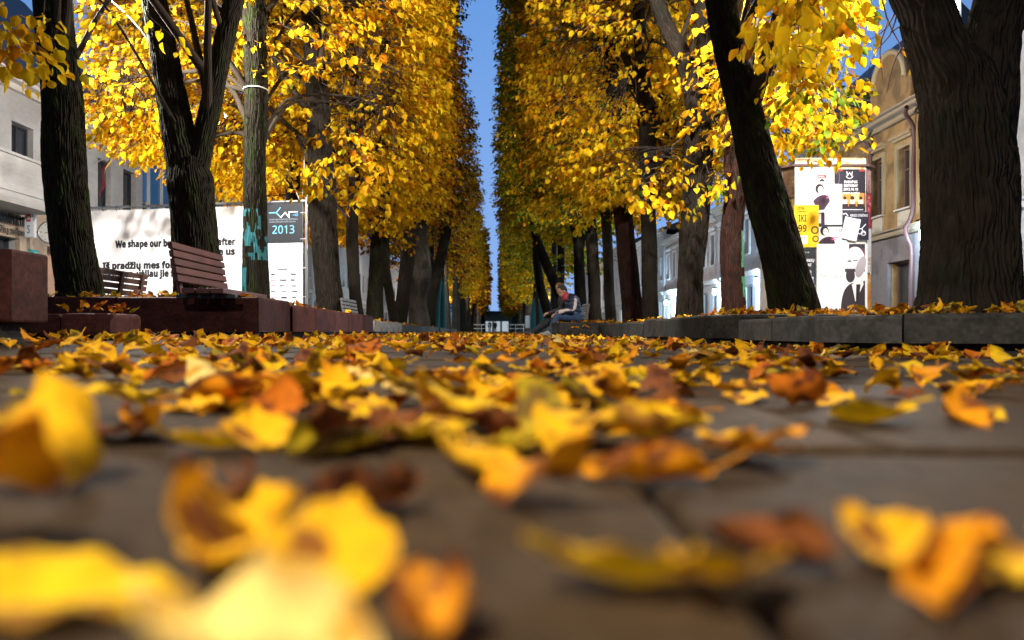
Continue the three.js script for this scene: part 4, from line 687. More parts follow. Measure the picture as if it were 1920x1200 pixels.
// the white house with the clock and the shop
const whiteWall = plaster(0.34, 0.34, 0.335, 510, 0.2), beige = plaster(0.32, 0.25, 0.185, 511, 0.2);
const wh = house({ name: 'white_house', label: 'white two storey house with a beige shop floor, a wall clock and a balcony', side: -1, X: 13, d0: 8, d1: 29.2, h: 6.55, wall: whiteWall, openings: [[21.35, 22.35, 4.1, 5.75], [23.0, 24.0, 4.1, 5.75], [25.95, 26.8, 4.15, 5.75], [27.7, 28.65, 4.2, 5.75], [18.9, 19.9, 4.1, 5.75], [16.4, 17.4, 4.1, 5.75], [17.5, 21.5, 0.6, 2.62, 'shop'], [22.75, 25.2, 0.0, 2.55, 'void']], frame: frameDark, roofH: 5.2 });
{
  const { g, S, y0 } = wh;
  mesh('shop_front', (() => { const s = new THREE.Shape(); s.moveTo(S(29.15), 0.02); s.lineTo(S(9), 0.02); s.lineTo(S(9), 3.5); s.lineTo(S(29.15), 3.5); s.closePath(); for (const [p, q, u, v] of [[17.55, 21.5, 0.7, 2.66], [22.8, 25.15, 0.06, 2.6]]) { const k = new THREE.Path(); k.moveTo(S(q), u); k.lineTo(S(p), u); k.lineTo(S(p), v); k.lineTo(S(q), v); k.closePath(); s.holes.push(k); } const e = new THREE.ExtrudeGeometry(s, { depth: 0.12, bevelEnabled: false }); e.translate(0, 0, -0.13); return e; })(), beige, g);
  mesh('ledge', box(20, 0.1, 0.26, S(19.1), 3.62, -0.13), whiteWall, g);
  for (let i = 0; i < 9; i++) mesh('shutter_slat', box(3.8, 0.045, 0.03, S(19.53), 1.6 + i * 0.075, 0.12), white, g);
  mesh('recess_wall', box(2.4, 2.6, 0.05, S(23.98), 1.35, 0.32), plaster(0.45, 0.28, 0.2, 512), g);
  const bal = mesh('balcony', mergeGeometries([box(2.6, 1.05, 0.08, S(20.2), 4.0, -0.95), box(0.08, 1.05, 0.9, S(21.46), 4.0, -0.46), box(0.08, 1.05, 0.9, S(18.94), 4.0, -0.46), box(2.7, 0.18, 1.1, S(20.2), 3.4, -0.55), box(2.8, 0.07, 0.2, S(20.2), 4.56, -0.95), box(0.2, 0.07, 0.84, S(21.46), 4.562, -0.42)]), whiteWall, g);
  mesh('balcony_panel', box(2.2, 0.7, 0.03, S(20.2), 3.98, -1.01), whiteWall, bal);
  const letters = (txt, size, x, y, f, mat, z = -0.17, depth = 0.03) => { const t = new TextGeometry(txt, { font: f, size, depth, curveSegments: 3 }); t.computeBoundingBox(); const sx = 1.75 / (t.boundingBox.max.x - t.boundingBox.min.x); t.scale(sx, 1, 1); t.rotateY(Math.PI); t.translate(x, y, z); return mesh('sign_letters', t, mat, g); };
  letters('VEE KIDAPRR LUKA', 0.26, S(20.15), 3.0, font, frameDark); letters('grožių salonas', 0.17, S(20.15), 2.74, fontThin, std(0.08, 0.07, 0.06, 0.5));
  mesh('notice', box(0.42, 0.95, 0.02, S(22.1), 1.95, -0.145), printMat(64, 128, (c, w, h) => { c.fillStyle = '#0d7a78'; c.fillRect(0, 0, w, 44); c.fillStyle = '#35a8a0'; c.fillRect(36, 6, 24, 30); c.fillStyle = '#dfe6e8'; c.fillRect(0, 44, w, h); c.fillStyle = '#7c8e98'; for (let y = 50; y < h; y += 8) c.fillRect(4, y, w - 8, 4); }), g);
}
{ // the tall sign box and the clock hang on the front, each on its own bracket
  const s = thing('sign_box', 'upright silver sign box with a red top mounted on the white house', 'sign', [-12.55, 2.62, -21.45], 0);
  mesh('case', chamferBox(0.24, 0.66, 0.14, 0.01), std(0.55, 0.57, 0.6, 0.4, { metalness: 0.3 }), s);
  mesh('face', box(0.2, 0.62, 0.006, 0, 0.33, 0.074), printMat(96, 176, (c, w, h) => { c.fillStyle = '#c4ccd6'; c.fillRect(0, 0, w, h); c.fillStyle = '#a3202b'; c.fillRect(14, 0, 56, 62); c.fillStyle = '#fff'; c.font = 'bold 40px sans-serif'; c.fillText('H', 28, 48); c.fillStyle = '#5f6a78'; c.font = 'bold 84px sans-serif'; c.fillText('S', 20, 150); }), s);
  mesh('bracket', box(0.33, 0.06, 0.05, -0.285, 0.5, 0), darkSteel, s);
  const k = thing('wall_clock', 'round white street clock with a steel rim and golden hands on the white house', 'clock', [-12.32, 2.52, -22.0], 0.1); k.scale.setScalar(0.74);
  const disc = (r0, hh) => new THREE.CylinderGeometry(r0, r0, hh, 40).rotateX(Math.PI / 2);
  mesh('case', disc(0.41, 0.14).translate(0, 0.42, 0), steel, k);
  mesh('rim', new THREE.TorusGeometry(0.4, 0.035, 10, 44).translate(0, 0.42, 0.07), steel, k);
  mesh('dial', disc(0.37, 0.012).translate(0, 0.42, 0.075), std(0.7, 0.72, 0.7, 0.5), k);
  const gold = std(0.45, 0.3, 0.08, 0.4, { metalness: 0.5 });
  for (let i = 0; i < 12; i++) { const a = i / 12 * 6.2832; mesh('hour_mark', box(i % 3 ? 0.022 : 0.035, i % 3 ? 0.03 : 0.075, 0.01).translate(0, 0.31, 0).rotateZ(-a).translate(0, 0.42, 0.084), i % 3 ? frameDark : gold, k); }
  mesh('hour_hand', box(0.03, 0.19, 0.01).translate(0, 0.08, 0).rotateZ(1.75).translate(0, 0.42, 0.092), gold, k);
  mesh('minute_hand', box(0.022, 0.29, 0.01).translate(0, 0.13, 0).rotateZ(-2.55).translate(0, 0.42, 0.104), gold, k);
  mesh('pivot', new THREE.CylinderGeometry(0.03, 0.03, 0.04, 12).rotateX(Math.PI / 2).translate(0, 0.42, 0.1), gold, k);
  mesh('arm', box(0.5, 0.08, 0.08, -0.64, 0.42, 0), darkSteel, k); mesh('wall_plate', box(0.05, 0.6, 0.2, -0.9, 0.42, 0), std(0.02, 0.2, 0.2, 0.5), k);
}
{ // flag on a short pole
  const f = thing('flag', 'yellow green and red striped flag drooping from a pole on the white house', 'flag', [-12.45, 5.55, -24.6]); f.scale.setScalar(1.12);
  const pole = smooth([V(0, -0.25, 0), V(1.15, 0.25, 0.1)], 0.2); mesh('pole', tube(pole, pole.map(() => 0.022), 8), std(0.5, 0.5, 0.48, 0.5), f);
  const cols = [[0.75, 0.42, 0.015], [0.01, 0.13, 0.05], [0.42, 0.012, 0.03]];
  cols.forEach((c, k) => { const pos = [], idx = []; const nu = 7, nv = 14; for (let j = 0; j <= nv; j++) for (let i = 0; i <= nu; i++) { const u = (k + i / nu) / 3, v = j / nv; const gather = 1 - 0.55 * v; const x = 0.3 + (1 - u) * 0.0 + u * -0.1 + (0.75 - 0.75 * u * 0.9) * gather * 0.55 + v * 0.12, y = 0.22 - u * (0.65 + 0.25 * v) - v * 0.62 * (0.6 + 0.4 * u), z = 0.05 + 0.07 * Math.sin(u * 9 + v * 5) * (0.3 + v); pos.push(x, y, z + v * 0.3); } for (let j = 0; j < nv; j++) for (let i = 0; i < nu; i++) { const a = j * (nu + 1) + i; idx.push(a, a + 1, a + nu + 1, a + nu + 1, a + 1, a + nu + 2); } const g = new THREE.BufferGeometry(); g.setAttribute('position', new THREE.Float32BufferAttribute(pos, 3)); g.setAttribute('uv', new THREE.Float32BufferAttribute(new Float32Array(pos.length / 3 * 2), 2)); g.setIndex(idx); g.computeVertexNormals(); mesh('stripe', g, new THREE.MeshPhysicalMaterial({ color: lin(...c), roughness: 0.9, transmission: 0.25, thickness: 0, side: THREE.DoubleSide }), f); });
}
{ // the blue glazed block past the white house
  const g = thing('glass_building', 'modern building with blue glazed panels next to the white house', 'building', [-13.2, -0.06, -33.5]);
  mesh('core', box(8, 8.2, 8.2, -4.3, 4.1, 0), std(0.18, 0.21, 0.25, 0.7), g);
  for (let i = 0; i < 7; i++) for (let j = 0; j < 5; j++) mesh('glass_panel', box(0.06, 1.5, 1.08, -0.25, 1.0 + j * 1.62, -3.5 + i * 1.17), (i * 3 + j) % 4 === 0 ? glassMat : blueGlass, g);
  for (let i = 0; i < 8; i++) mesh('mullion', box(0.14, 8.2, 0.07, -0.2, 4.1, -4.09 + i * 1.17), frameWhite, g);
  mesh('canopy', box(1.6, 0.14, 8, 0.5, 3.3, 0), std(0.16, 0.3, 0.2, 0.6), g);
  mesh('parapet', box(8.3, 0.3, 8.4, -4.2, 8.36, 0), frameWhite, g);
}
// the yellow house with the gable, and its grey neighbours
const yellowWall = plaster(0.27, 0.165, 0.065, 520, 0.9), greyFloor = plaster(0.14, 0.12, 0.12, 521, 0.7), greyWall = plaster(0.42, 0.43, 0.44, 522, 0.5);
house({ label: 'plain pale grey plastered house beside the massive trunk', side: 1, X: 12, d0: 8, d1: 19.2, h: 7.4, wall: greyWall, openings: [[14.2, 15.3, 3.9, 5.7], [17, 18, 3.9, 5.7]], bands: [3.0], roofH: 1.5, trim: std(0.55, 0.55, 0.56, 0.7) });
{
  const yh = house({ name: 'yellow_house', label: 'old yellow house with arched gable, rusty drainpipes and tall windows', side: 1, X: 12, d0: 19.3, d1: 28.4, h: 6.35, wall: yellowWall, surround: plaster(0.29, 0.21, 0.11, 523, 0.5), openings: [[20.0, 20.75, 3.75, 5.55, 'tall'], [21.55, 22.3, 3.75, 5.55, 'tall'], [23.25, 24.0, 3.75, 5.55, 'tall'], [24.95, 25.7, 3.75, 5.55, 'tall'], [26.7, 27.45, 3.75, 5.55, 'tall'], [20.1, 21.9, 0.0, 2.3, 'door'], [23.1, 24.4, 0.0, 2.2, 'door'], [25.6, 27.6, 0.3, 2.3, 'lit']], frame: frameBrown, trim: plaster(0.27, 0.21, 0.14, 524, 0.8), bands: [3.05], roofH: 1.9 });
  const { g, S } = yh;
  mesh('ground_floor', (() => { const s = new THREE.Shape(); s.moveTo(19.32, 0.02); s.lineTo(28.38, 0.02); s.lineTo(28.38, 2.98); s.lineTo(19.32, 2.98); s.closePath(); for (const [p, q, u, v] of [[20.05, 21.95, 0.05, 2.36], [23.05, 24.45, 0.05, 2.26], [25.55, 27.65, 0.3, 2.36]]) { const k = new THREE.Path(); k.moveTo(p, u); k.lineTo(p, v); k.lineTo(q, v); k.lineTo(q, u); k.closePath(); s.holes.push(k); } const e = new THREE.ExtrudeGeometry(s, { depth: 0.1, bevelEnabled: false }); e.translate(0, 0, -0.11); return e; })(), greyFloor, g);
  mesh('pale_cladding', box(2.7, 2.9, 0.05, 0, 0, 0).translate(22.0, 1.5, 0.3), plaster(0.55, 0.55, 0.58, 525), g);
  for (const d of [20.4, 21.9, 23.6, 25.3, 27.1]) mesh('relief_panel', box(0.75, 0.42, 0.05, d, 3.52, -0.026), plaster(0.44, 0.40, 0.33, 526, 0.6), g);
  for (const d of [19.6, 22.75, 26.2, 28.1]) mesh('pilaster', box(0.28, 3.0, 0.08, d, 4.85, -0.042), yellowWall, g);
  const gb = new THREE.Shape(); gb.moveTo(-1.25, 0); gb.lineTo(-1.2, 0.9); gb.absarc(0, 0.9, 1.0, Math.PI, 0, true); gb.lineTo(1.2, 0.9); gb.lineTo(1.25, 0); gb.closePath();
  const ge = new THREE.ExtrudeGeometry(gb, { depth: 0.45, bevelEnabled: true, bevelSize: 0.05, bevelThickness: 0.05, bevelSegments: 2 }); ge.translate(24.3, 6.72, -0.1); mesh('gable', ge, yellowWall, g);
  mesh('gable_rim', new THREE.TorusGeometry(1.0, 0.09, 8, 24, Math.PI).translate(24.3, 7.62, -0.18), plaster(0.46, 0.36, 0.22, 527, 0.8), g);
  mesh('chimney', mergeGeometries([box(0.7, 1.7, 0.8, 22.6, 7.5, 0.9), box(0.9, 0.16, 1.0, 22.6, 8.43, 0.9)]), yellowWall, g);
  mesh('attic', box(1.6, 1.1, 1.4, 23.0, 7.2, 1.3), yellowWall, g);
  const pipe = std(0.07, 0.026, 0.023, 0.6);
  for (const d of [22.9, 25.6]) { const pts = smooth([V(d - 0.35, 6.5, -0.5), V(d - 0.1, 6.35, -0.4), V(d, 6.05, -0.14), V(d, 4.6, -0.14), V(d, 3.7, -0.14), V(d + 0.03, 3.35, -0.22), V(d + 0.03, 3.12, -0.34), V(d, 2.85, -0.3), V(d, 2.6, -0.2), V(d, 1.4, -0.2), V(d, 0.2, -0.2)], 0.08); mesh('drainpipe', tube(pts, pts.map(() => 0.062), 10), pipe, g); }
  const bl = mesh('balcony_slab', box(1.3, 0.12, 0.7, 20.35, 3.55, -0.4), stoneTrim, g);
  for (let i = 0; i < 11; i++) mesh('baluster', box(0.025, 0.85, 0.025, 19.75 + i * 0.12, 4.03, -0.72), darkSteel, bl);
  mesh('rail', mergeGeometries([box(1.3, 0.05, 0.05, 20.35, 4.48, -0.72), box(1.3, 0.03, 0.03, 20.35, 3.72, -0.72)]), darkSteel, bl);
}
const blueGrey = plaster(0.36, 0.38, 0.42, 530, 0.5);
function rowHouse(label, side, X, d0, d1, h, wall, o = {}) {
  const ops = [], n = Math.max(2, Math.round((d1 - d0) / (o.pitch ?? 2))), p = (d1 - d0) / n;
  for (let f = 1; f < (o.floors ?? 2); f++) for (let i = 0; i < n; i++) { const c = d0 + (i + 0.5) * p; ops.push([c - 0.42, c + 0.42, 3.0 * f + 0.85, 3.0 * f + 2.55, 'tall']); }
  for (let i = 0; i < n; i += 1) { const c = d0 + (i + 0.5) * p; ops.push([c - p * 0.38, c + p * 0.38, 0.25, 2.35, (i + (o.lit ?? 0)) % 3 === 0 && o.lit !== undefined ? 'lit' : 'shop']); }
  return house({ label, side, X, d0, d1, h, wall, openings: ops, frame: o.frame ?? frameWhite, bands: [2.85], roofH: o.roofH ?? 1.8, surround: o.surround, roof: o.roof });
}
rowHouse('tall slate blue roofed house rising behind the yellow house\'s gable', 1, 12.1, 28.5, 33.2, 7.4, blueGrey, { floors: 2, roofH: 4.2, roof: std(0.03, 0.05, 0.085, 0.6), surround: std(0.45, 0.47, 0.5, 0.7) });
rowHouse('pale blue grey house with white window surrounds and bright shop lamps', 1, 12, 33.3, 44, 6.4, plaster(0.34, 0.36, 0.40, 531, 0.4), { lit: 0, surround: std(0.6, 0.62, 0.64, 0.7) });
rowHouse('pinkish grey house with lit shop windows past the pale blue grey one', 1, 12.1, 44.1, 58, 6.2, plaster(0.33, 0.28, 0.27, 532, 0.5), { lit: 1, surround: std(0.55, 0.55, 0.55, 0.7) });
rowHouse('white house with tall windows seen between the far trunks past the pinkish one', 1, 12, 58.1, 78, 7.2, plaster(0.4, 0.41, 0.43, 533, 0.3), { lit: 2 });
rowHouse('far grey house closing the street front on the seated people\'s side', 1, 12.1, 78.1, 120, 8.2, greyWall, { pitch: 2.6, floors: 2, lit: 0 });
rowHouse('cream house with narrow tall windows beside the stout trunk past the banner', -1, 13.1, 37.7, 56, 9.4, plaster(0.34, 0.31, 0.26, 534, 0.3), { floors: 3, pitch: 1.7, lit: 0 });
rowHouse('pale grey far house behind the burled trunks', -1, 13, 56.1, 76, 8.8, plaster(0.45, 0.47, 0.48, 535, 0.3), { floors: 2, lit: 1 });
rowHouse('far white house closing the street front on the banner\'s side', -1, 13.1, 76.1, 120, 8.2, whiteWall, { pitch: 2.6, lit: 1 });
// cool wall lamps over the shops
function wallLamp(x, y, d, power, label) {
  const o = thing('wall_lamp', label, 'wall lamp', [x, y, -d], 0, 'cool white lamps over the shops');
  mesh('bracket', box(0.34, 0.05, 0.05, 0.2, 0.2, 0), darkSteel, o);
  mesh('lamp_cap', new THREE.CylinderGeometry(0.05, 0.13, 0.1, 16).translate(0, 0.22, 0), darkSteel, o);
  mesh('lamp_glass', new THREE.CapsuleGeometry(0.11, 0.16, 6, 14), glowMat(0.5, 0.76, 1.0, 16), o);
  const L = new THREE.PointLight(lin(0.5, 0.76, 1.0), power, 0, 2); L.castShadow = true; L.shadow.radius = 6; o.add(L);
}
wallLamp(11.55, 2.72, 21.75, 60, 'cool white lamp on the yellow house half hidden by the massive trunk');
wallLamp(11.6, 2.35, 36, 80, 'cool white lamp over a shop between the slender trunk and the leaning trunk');
wallLamp(11.6, 2.25, 43, 50, 'second cool white lamp along the pale blue grey house');
wallLamp(11.5, 2.1, 55, 100, 'cool white lamp behind the slim dark lamp post');
wallLamp(11.6, 2.3, 70, 90, 'far cool white lamp on the white house behind the trunks');
for (const [y, d, lb] of [[2.4, 46, 'cool white lamp on the cream house behind the stout trunk'], [2.3, 64, 'cool white lamp on the pale grey far house']]) { wallLamp(-12.6, y, d, 60, lb); }

// ---------------------------------------------------------------- printed banner on a scaffold frame
{
  const A = P(160, 0, 14.6), B = P(573, 0, 13.8); A.y = B.y = 0; const L = A.distanceTo(B), top = 2.3, bot = 0.4;
  const g = thing('banner', 'large white banner with printed black sentences on a steel pipe frame', 'banner', [A.x, 0, A.z], -Math.atan2(B.z - A.z, B.x - A.x));
  const uOf = (px) => { let lo = 0, hi = 1; for (let i = 0; i < 40; i++) { const t = (lo + hi) / 2, x = lerp(A.x, B.x, t), z = lerp(A.z, B.z, t); if (VX + x / -z * F < px) lo = t; else hi = t; } return lo * L; };
  const split = uOf(500), Wm = split - 0.03, H = top - bot;
  const W2 = 1600, H2 = Math.round(W2 * H / Wm), yAt = (py) => (top - (CAM_H + (VY - py) / F * 14.2)) / H * H2, xAt = (px) => uOf(px) / Wm * W2;
  const sheet = mesh('banner_sheet', box(Wm, H, 0.012, Wm / 2, (top + bot) / 2, 0), [white, white, white, white, printMat(W2, H2, (c, w, h) => {
    c.fillStyle = '#f4f5f6'; c.fillRect(0, 0, w, h); c.fillStyle = '#15161a'; c.textBaseline = 'alphabetic';
    const line = (t, x0, x1, py, al) => { c.font = `bold ${Math.round(H2 * 0.086)}px sans-serif`; c.textAlign = al; const q = [t, xAt(al === 'left' ? x0 : x1), yAt(py), xAt(441) - xAt(217)]; c.fillText(...q); c.lineWidth = H2 * 0.009; c.strokeStyle = '#15161a'; c.strokeText(...q); };
    line('We shape our buildings, thereafter', 217, 441, 461, 'right'); line('they shape us', 217, 441, 479, 'right');
    line('Iš pradžių mes formuojame', 193, 0, 502, 'left'); line('pastatus, vėliau jie formuoja mus', 193, 0, 518, 'left');
  }, 0.7), white], g);
  const Wp = L - split - 0.06;
  mesh('logo_panel', box(Wp, H + 0.06, 0.014, split + 0.02 + Wp / 2, (top + bot) / 2 - 0.0, 0.02), [white, white, white, white, printMat(384, Math.round(384 * (H + 0.06) / Wp), (c, w, h) => {
    c.fillStyle = '#e9edf3'; c.fillRect(0, 0, w, h); const q = h * 0.355; c.fillStyle = '#141922'; c.fillRect(0, 0, w, q);
    c.lineWidth = 10; c.strokeStyle = '#6cc3ee'; c.beginPath(); c.moveTo(20, 96); c.lineTo(100, 96); c.lineTo(146, 44); c.moveTo(100, 96); c.lineTo(150, 146); c.stroke();
    c.strokeStyle = '#f2f6fa'; c.beginPath(); c.moveTo(146, 146); c.lineTo(196, 96); c.lineTo(238, 146); c.lineTo(238, 92); c.lineTo(330, 92); c.stroke();
    c.strokeStyle = '#4aa6dc'; c.lineWidth = 7; c.beginPath(); c.moveTo(276, 124); c.lineTo(306, 124); c.stroke(); c.beginPath(); c.arc(318, 122, 11, 0, 7); c.stroke();
    c.fillStyle = '#9fb2c4'; c.font = '19px sans-serif'; c.fillText('KAUNO ARCHITEKTŪROS FESTIVALIS', 22, 172, 312); c.fillText('KAUNAS ARCHITECTURE FESTIVAL', 22, 196, 312);
    c.fillStyle = '#74c8f0'; c.font = '112px sans-serif'; c.textAlign = 'center'; c.fillText('2013', w * 0.46, 306, 300); c.textAlign = 'left';
    c.fillStyle = '#2a2f38'; c.font = 'bold 15px sans-serif'; c.fillText('LAISVĖS IMPULSAI / FREEDOM IMPULSES', 22, q + 34, 310);
    c.fillStyle = '#b4bcc8'; for (let i = 0; i < 12; i++) c.fillRect(22, q + 54 + i * 14 + (i > 6 ? 18 : 0), i === 6 || i === 11 ? 190 : 306, 4);
    c.fillStyle = '#4c525c'; c.fillRect(116, q + 254, 106, 15);
    const R = rng(9); for (let r = 0; r < 6; r++) for (let k = 0; k < 3; k++) { const x = 36 + k * 112, y = q + 306 + r * 58; c.fillStyle = (r === 1 && k === 0) || (r === 2 && k === 0) ? '#b03a2e' : ['#30353e', '#6b7280', '#1f242c'][Math.floor(R() * 3)]; c.fillRect(x + R() * 10, y, 34 + R() * 40, 7 + R() * 10); if (R() < 0.4) { c.beginPath(); c.arc(x, y + 6, 9, 0, 7); c.fill(); } }
  }, 0.6), white], g);
  const pipe = (a, b, r = 0.024) => { const p = smooth([a, b], 0.6); return tube(p, p.map(() => r), 10); };
  mesh('top_pipe', pipe(V(-0.05, top + 0.06, -0.03), V(L + 0.04, top + 0.06, -0.03)), steel, g);
  mesh('bottom_pipe', pipe(V(-0.05, bot - 0.05, -0.03), V(L, bot - 0.05, -0.03)), steel, g);
  for (const x of [-0.03, L * 0.36, L * 0.7]) mesh('pole', pipe(V(x, -0.05, -0.06), V(x, top + 0.05, -0.06)), steel, g);
  mesh('pole', pipe(V(L + 0.02, -0.05, -0.0), V(L + 0.02, top + 0.16, 0.0), 0.033), steel, g);
  for (let i = 0; i < 16; i++) { const x = 0.1 + i * (L - 0.2) / 15; mesh('tie', new THREE.TorusGeometry(0.05, 0.006, 5, 12).rotateY(Math.PI / 2).translate(x, top + 0.03, -0.02), frameDark, g); }
  for (const py of [0.3, 0.8, 1.3, 1.75]) mesh('tie', pipe(V(L - 0.1, bot + py, 0.02), V(L + 0.02, bot + py, 0.03), 0.006), white, g);
  const c1 = thing('guy_rope', 'thin white rope tied from the banner pole up to the dark linden', 'rope', [0, 0, 0]);
  const rp = smooth([P(566, 383, 13.8), P(570, 320, 14.5), P(572, 250, 15.5)], 0.4), rp2 = smooth([P(565, 383, 13.8), P(545, 335, 15.2), P(538, 315, 16.8)], 0.4);
  mesh('strand', tube(rp, rp.map(() => 0.006), 5), white, c1); mesh('strand', tube(rp2, rp2.map(() => 0.006), 5), white, c1);
  const lp = thing('cord_loop', 'thin white cord looped round the slim upright trunk', 'cord', [-3.49, 3.57, -11.5]); mesh('loop', new THREE.TorusGeometry(0.172, 0.008, 6, 40).rotateX(Math.PI / 2 - 0.06), white, lp);
}
{ // the second, far banner
  const b = thing('festival_banner', 'narrow blue and white festival banner far along the row of wrapped trunks', 'banner', [-3.55, 0, -60]);
  mesh('pole', new THREE.CylinderGeometry(0.03, 0.03, 2.4, 8).translate(-0.37, 1.15, 0), steel, b); mesh('pole', new THREE.CylinderGeometry(0.03, 0.03, 2.4, 8).translate(0.37, 1.15, 0), steel, b);
  mesh('banner_sheet', box(0.68, 1.75, 0.02, 0, 1.35, 0.01), printMat(64, 160, (c, w, h) => { c.fillStyle = '#8fd0d8'; c.fillRect(0, 0, w, h); c.fillStyle = '#0c4a78'; c.fillRect(0, 0, w, 62); c.fillStyle = '#7fc4ea'; c.font = 'bold 24px sans-serif'; c.fillText('2013', 4, 56); c.fillRect(10, 14, 44, 5); c.fillStyle = '#4a8a98'; for (let y = 72; y < 150; y += 9) c.fillRect(10, y, 44, 4); }), b);
}
// ---------------------------------------------------------------- poster column
{
  const d = 12.2, w = 1.09, cf = 0.2, W = w + 2 * cf * 0.7071, x = P(1557, 0, d).x, top = 2.72;
  const g = thing('poster_column', 'square poster column with cut corners, plastered with layered posters', 'advertising column', [x, -0.05, -d], 0);
  const outline = (k) => { const a = w / 2 + k, b = W / 2 + k; return new THREE.Shape([[-a, b], [-b, a], [-b, -a], [-a, -b], [a, -b], [b, -a], [b, a], [a, b]].map((p) => new THREE.Vector2(...p))); };
  const ex = (k, h, y) => { const e = new THREE.ExtrudeGeometry(outline(k), { depth: h, bevelEnabled: false }); e.rotateX(-Math.PI / 2); e.translate(0, y, -W / 2); return e; };
  mesh('body', ex(-0.01, top - 0.06, 0), plaster(0.4, 0.37, 0.33, 540, 0.9), g);
  mesh('plinth', ex(0.05, 0.3, 0), darkGranite[1], g);
  mesh('cap', ex(0.04, 0.035, top - 0.055), std(0.12, 0.06, 0.05, 0.7), g);
  const fx = (zx) => (zx - 180) / (655 - 180) * w - w / 2, fy = (zy) => (CAM_H + (VY - (270 + zy * 0.275)) / F * d) + 0.05;   // places measured on the column's front
  let layer = 0;
  const poster = (x0, y0, x1, y1, draw, o = {}) => { layer++; const pw = fx(x1) - fx(x0), ph = fy(y0) - fy(y1), cw = o.px ?? 220, ch = Math.round(cw * ph / pw); const m = mesh('poster', box(pw, ph, 0.003), [white, white, white, white, printMat(cw, ch, draw, 0.75), white], g); m.position.set((fx(x0) + fx(x1)) / 2, (fy(y0) + fy(y1)) / 2, 0.004 + layer * 0.0035); m.rotation.z = o.turn ?? 0; if (o.label) m.userData.label = o.label; return m; };
  const fill = (c, w2, h, col) => { c.fillStyle = col; c.fillRect(0, 0, w2, h); };
  const rough = (c, w2, h, seed, n, cols) => { const R = rng(seed); for (let i = 0; i < n; i++) { c.fillStyle = cols[Math.floor(R() * cols.length)]; c.globalAlpha = 0.5; c.fillRect(R() * w2, R() * h, 4 + R() * w2 * 0.3, 2 + R() * h * 0.14); } c.globalAlpha = 1; };
  poster(182, 100, 652, 1185, (c, w2, h) => { fill(c, w2, h, '#ebe8e2'); rough(c, w2, h, 3, 70, ['#d8d2c8', '#f4f2ee', '#c8bfae']); }, { label: 'base layer of torn white paper' });
  poster(185, 96, 640, 150, (c, w2, h) => { fill(c, w2, h, '#d9bd95'); rough(c, w2, h, 4, 50, ['#7a5a3a', '#f0dfc0', '#b0583a', '#4a4038']); }, { label: 'torn strip of beige paper' });
  poster(350, 108, 640, 172, (c, w2, h) => { fill(c, w2, h, '#efd9b0'); c.fillStyle = '#d89a3c'; for (let i = 0; i < 6; i++) { c.beginPath(); c.arc(20 + i * 38, 18 + (i % 3) * 12, 8, 0, 7); c.fill(); } }, { label: 'cream poster with orange leaf marks' });
  poster(178, 128, 300, 450, (c, w2, h) => { fill(c, w2, h, '#dfe1e6'); rough(c, w2, h, 5, 60, ['#c4c8d0', '#eef0f4']); c.fillStyle = '#222'; c.font = 'italic 62px serif'; c.fillText('Jota', 24, 170); }, { label: 'crumpled white poster with script lettering' });
  poster(270, 130, 440, 440, (c, w2, h) => { fill(c, w2, h, '#f6f6f5'); }, { label: 'blank white sheet' });
  poster(328, 212, 386, 276, (c, w2, h) => { fill(c, w2, h, '#d9d3d0'); c.fillStyle = '#c8392f'; c.fillRect(0, 0, w2, h * 0.34); c.fillStyle = '#2b2422'; c.beginPath(); c.arc(w2 * 0.5, h * 0.72, w2 * 0.3, Math.PI, 0); c.fill(); c.fillStyle = '#fff'; c.font = 'bold 40px sans-serif'; c.fillText('DIENOS', 20, 56, 180); }, { label: 'small poster with a red top band' });
  poster(438, 176, 644, 462, (c, w2, h) => { fill(c, w2, h, '#221d2c'); c.fillStyle = '#d98f3c'; c.fillRect(w2 * 0.25, h * 0.56, w2 * 0.72, h * 0.32); c.fillStyle = '#f4cf8c'; c.fillRect(w2 * 0.55, h * 0.56, w2 * 0.25, h * 0.2); for (const [px, s] of [[0.34, 1], [0.58, 1.25], [0.85, 1]]) { c.fillStyle = '#3a2014'; c.beginPath(); c.arc(w2 * px, h * 0.68, 12 * s, 0, 7); c.fill(); c.fillStyle = '#e8ddd0'; c.fillRect(w2 * px - 16, h * 0.72, 32, 34); c.fillStyle = '#2a1810'; c.fillRect(w2 * px - 24, h * 0.82, 48, 22); } c.strokeStyle = '#55506a'; c.lineWidth = 7; c.beginPath(); c.moveTo(22, 10); c.bezierCurveTo(60, 60, 10, 100, 40, 150); c.stroke(); c.strokeStyle = '#fff'; c.lineWidth = 5; c.beginPath(); c.moveTo(88, 14); c.lineTo(94, 44); c.lineTo(108, 22); c.lineTo(122, 44); c.lineTo(128, 14); c.stroke(); c.beginPath(); c.arc(108, 40, 24, 0.2, 2.9); c.stroke(); c.fillStyle = '#fff'; c.font = 'bold 26px sans-serif'; c.textAlign = 'center'; c.fillText('EVENTUS', w2 * 0.53, 98, 96); c.fillText('BIRTHDAY', w2 * 0.53, 124, 100); c.fillText('2013.10.18', w2 * 0.53, 150, 104); c.font = 'bold 18px sans-serif'; c.fillText('MAREK KLUOŠAS', w2 * 0.55, 174, 120); c.fillStyle = '#c7432f'; c.fillRect(w2 - 44, 4, 40, 9); c.fillRect(24, 4, 34, 8); c.fillStyle = '#cfd2dc'; c.fillRect(16, h - 16, w2 - 32, 6); }, { label: 'dark event poster with a warm stage photograph' });
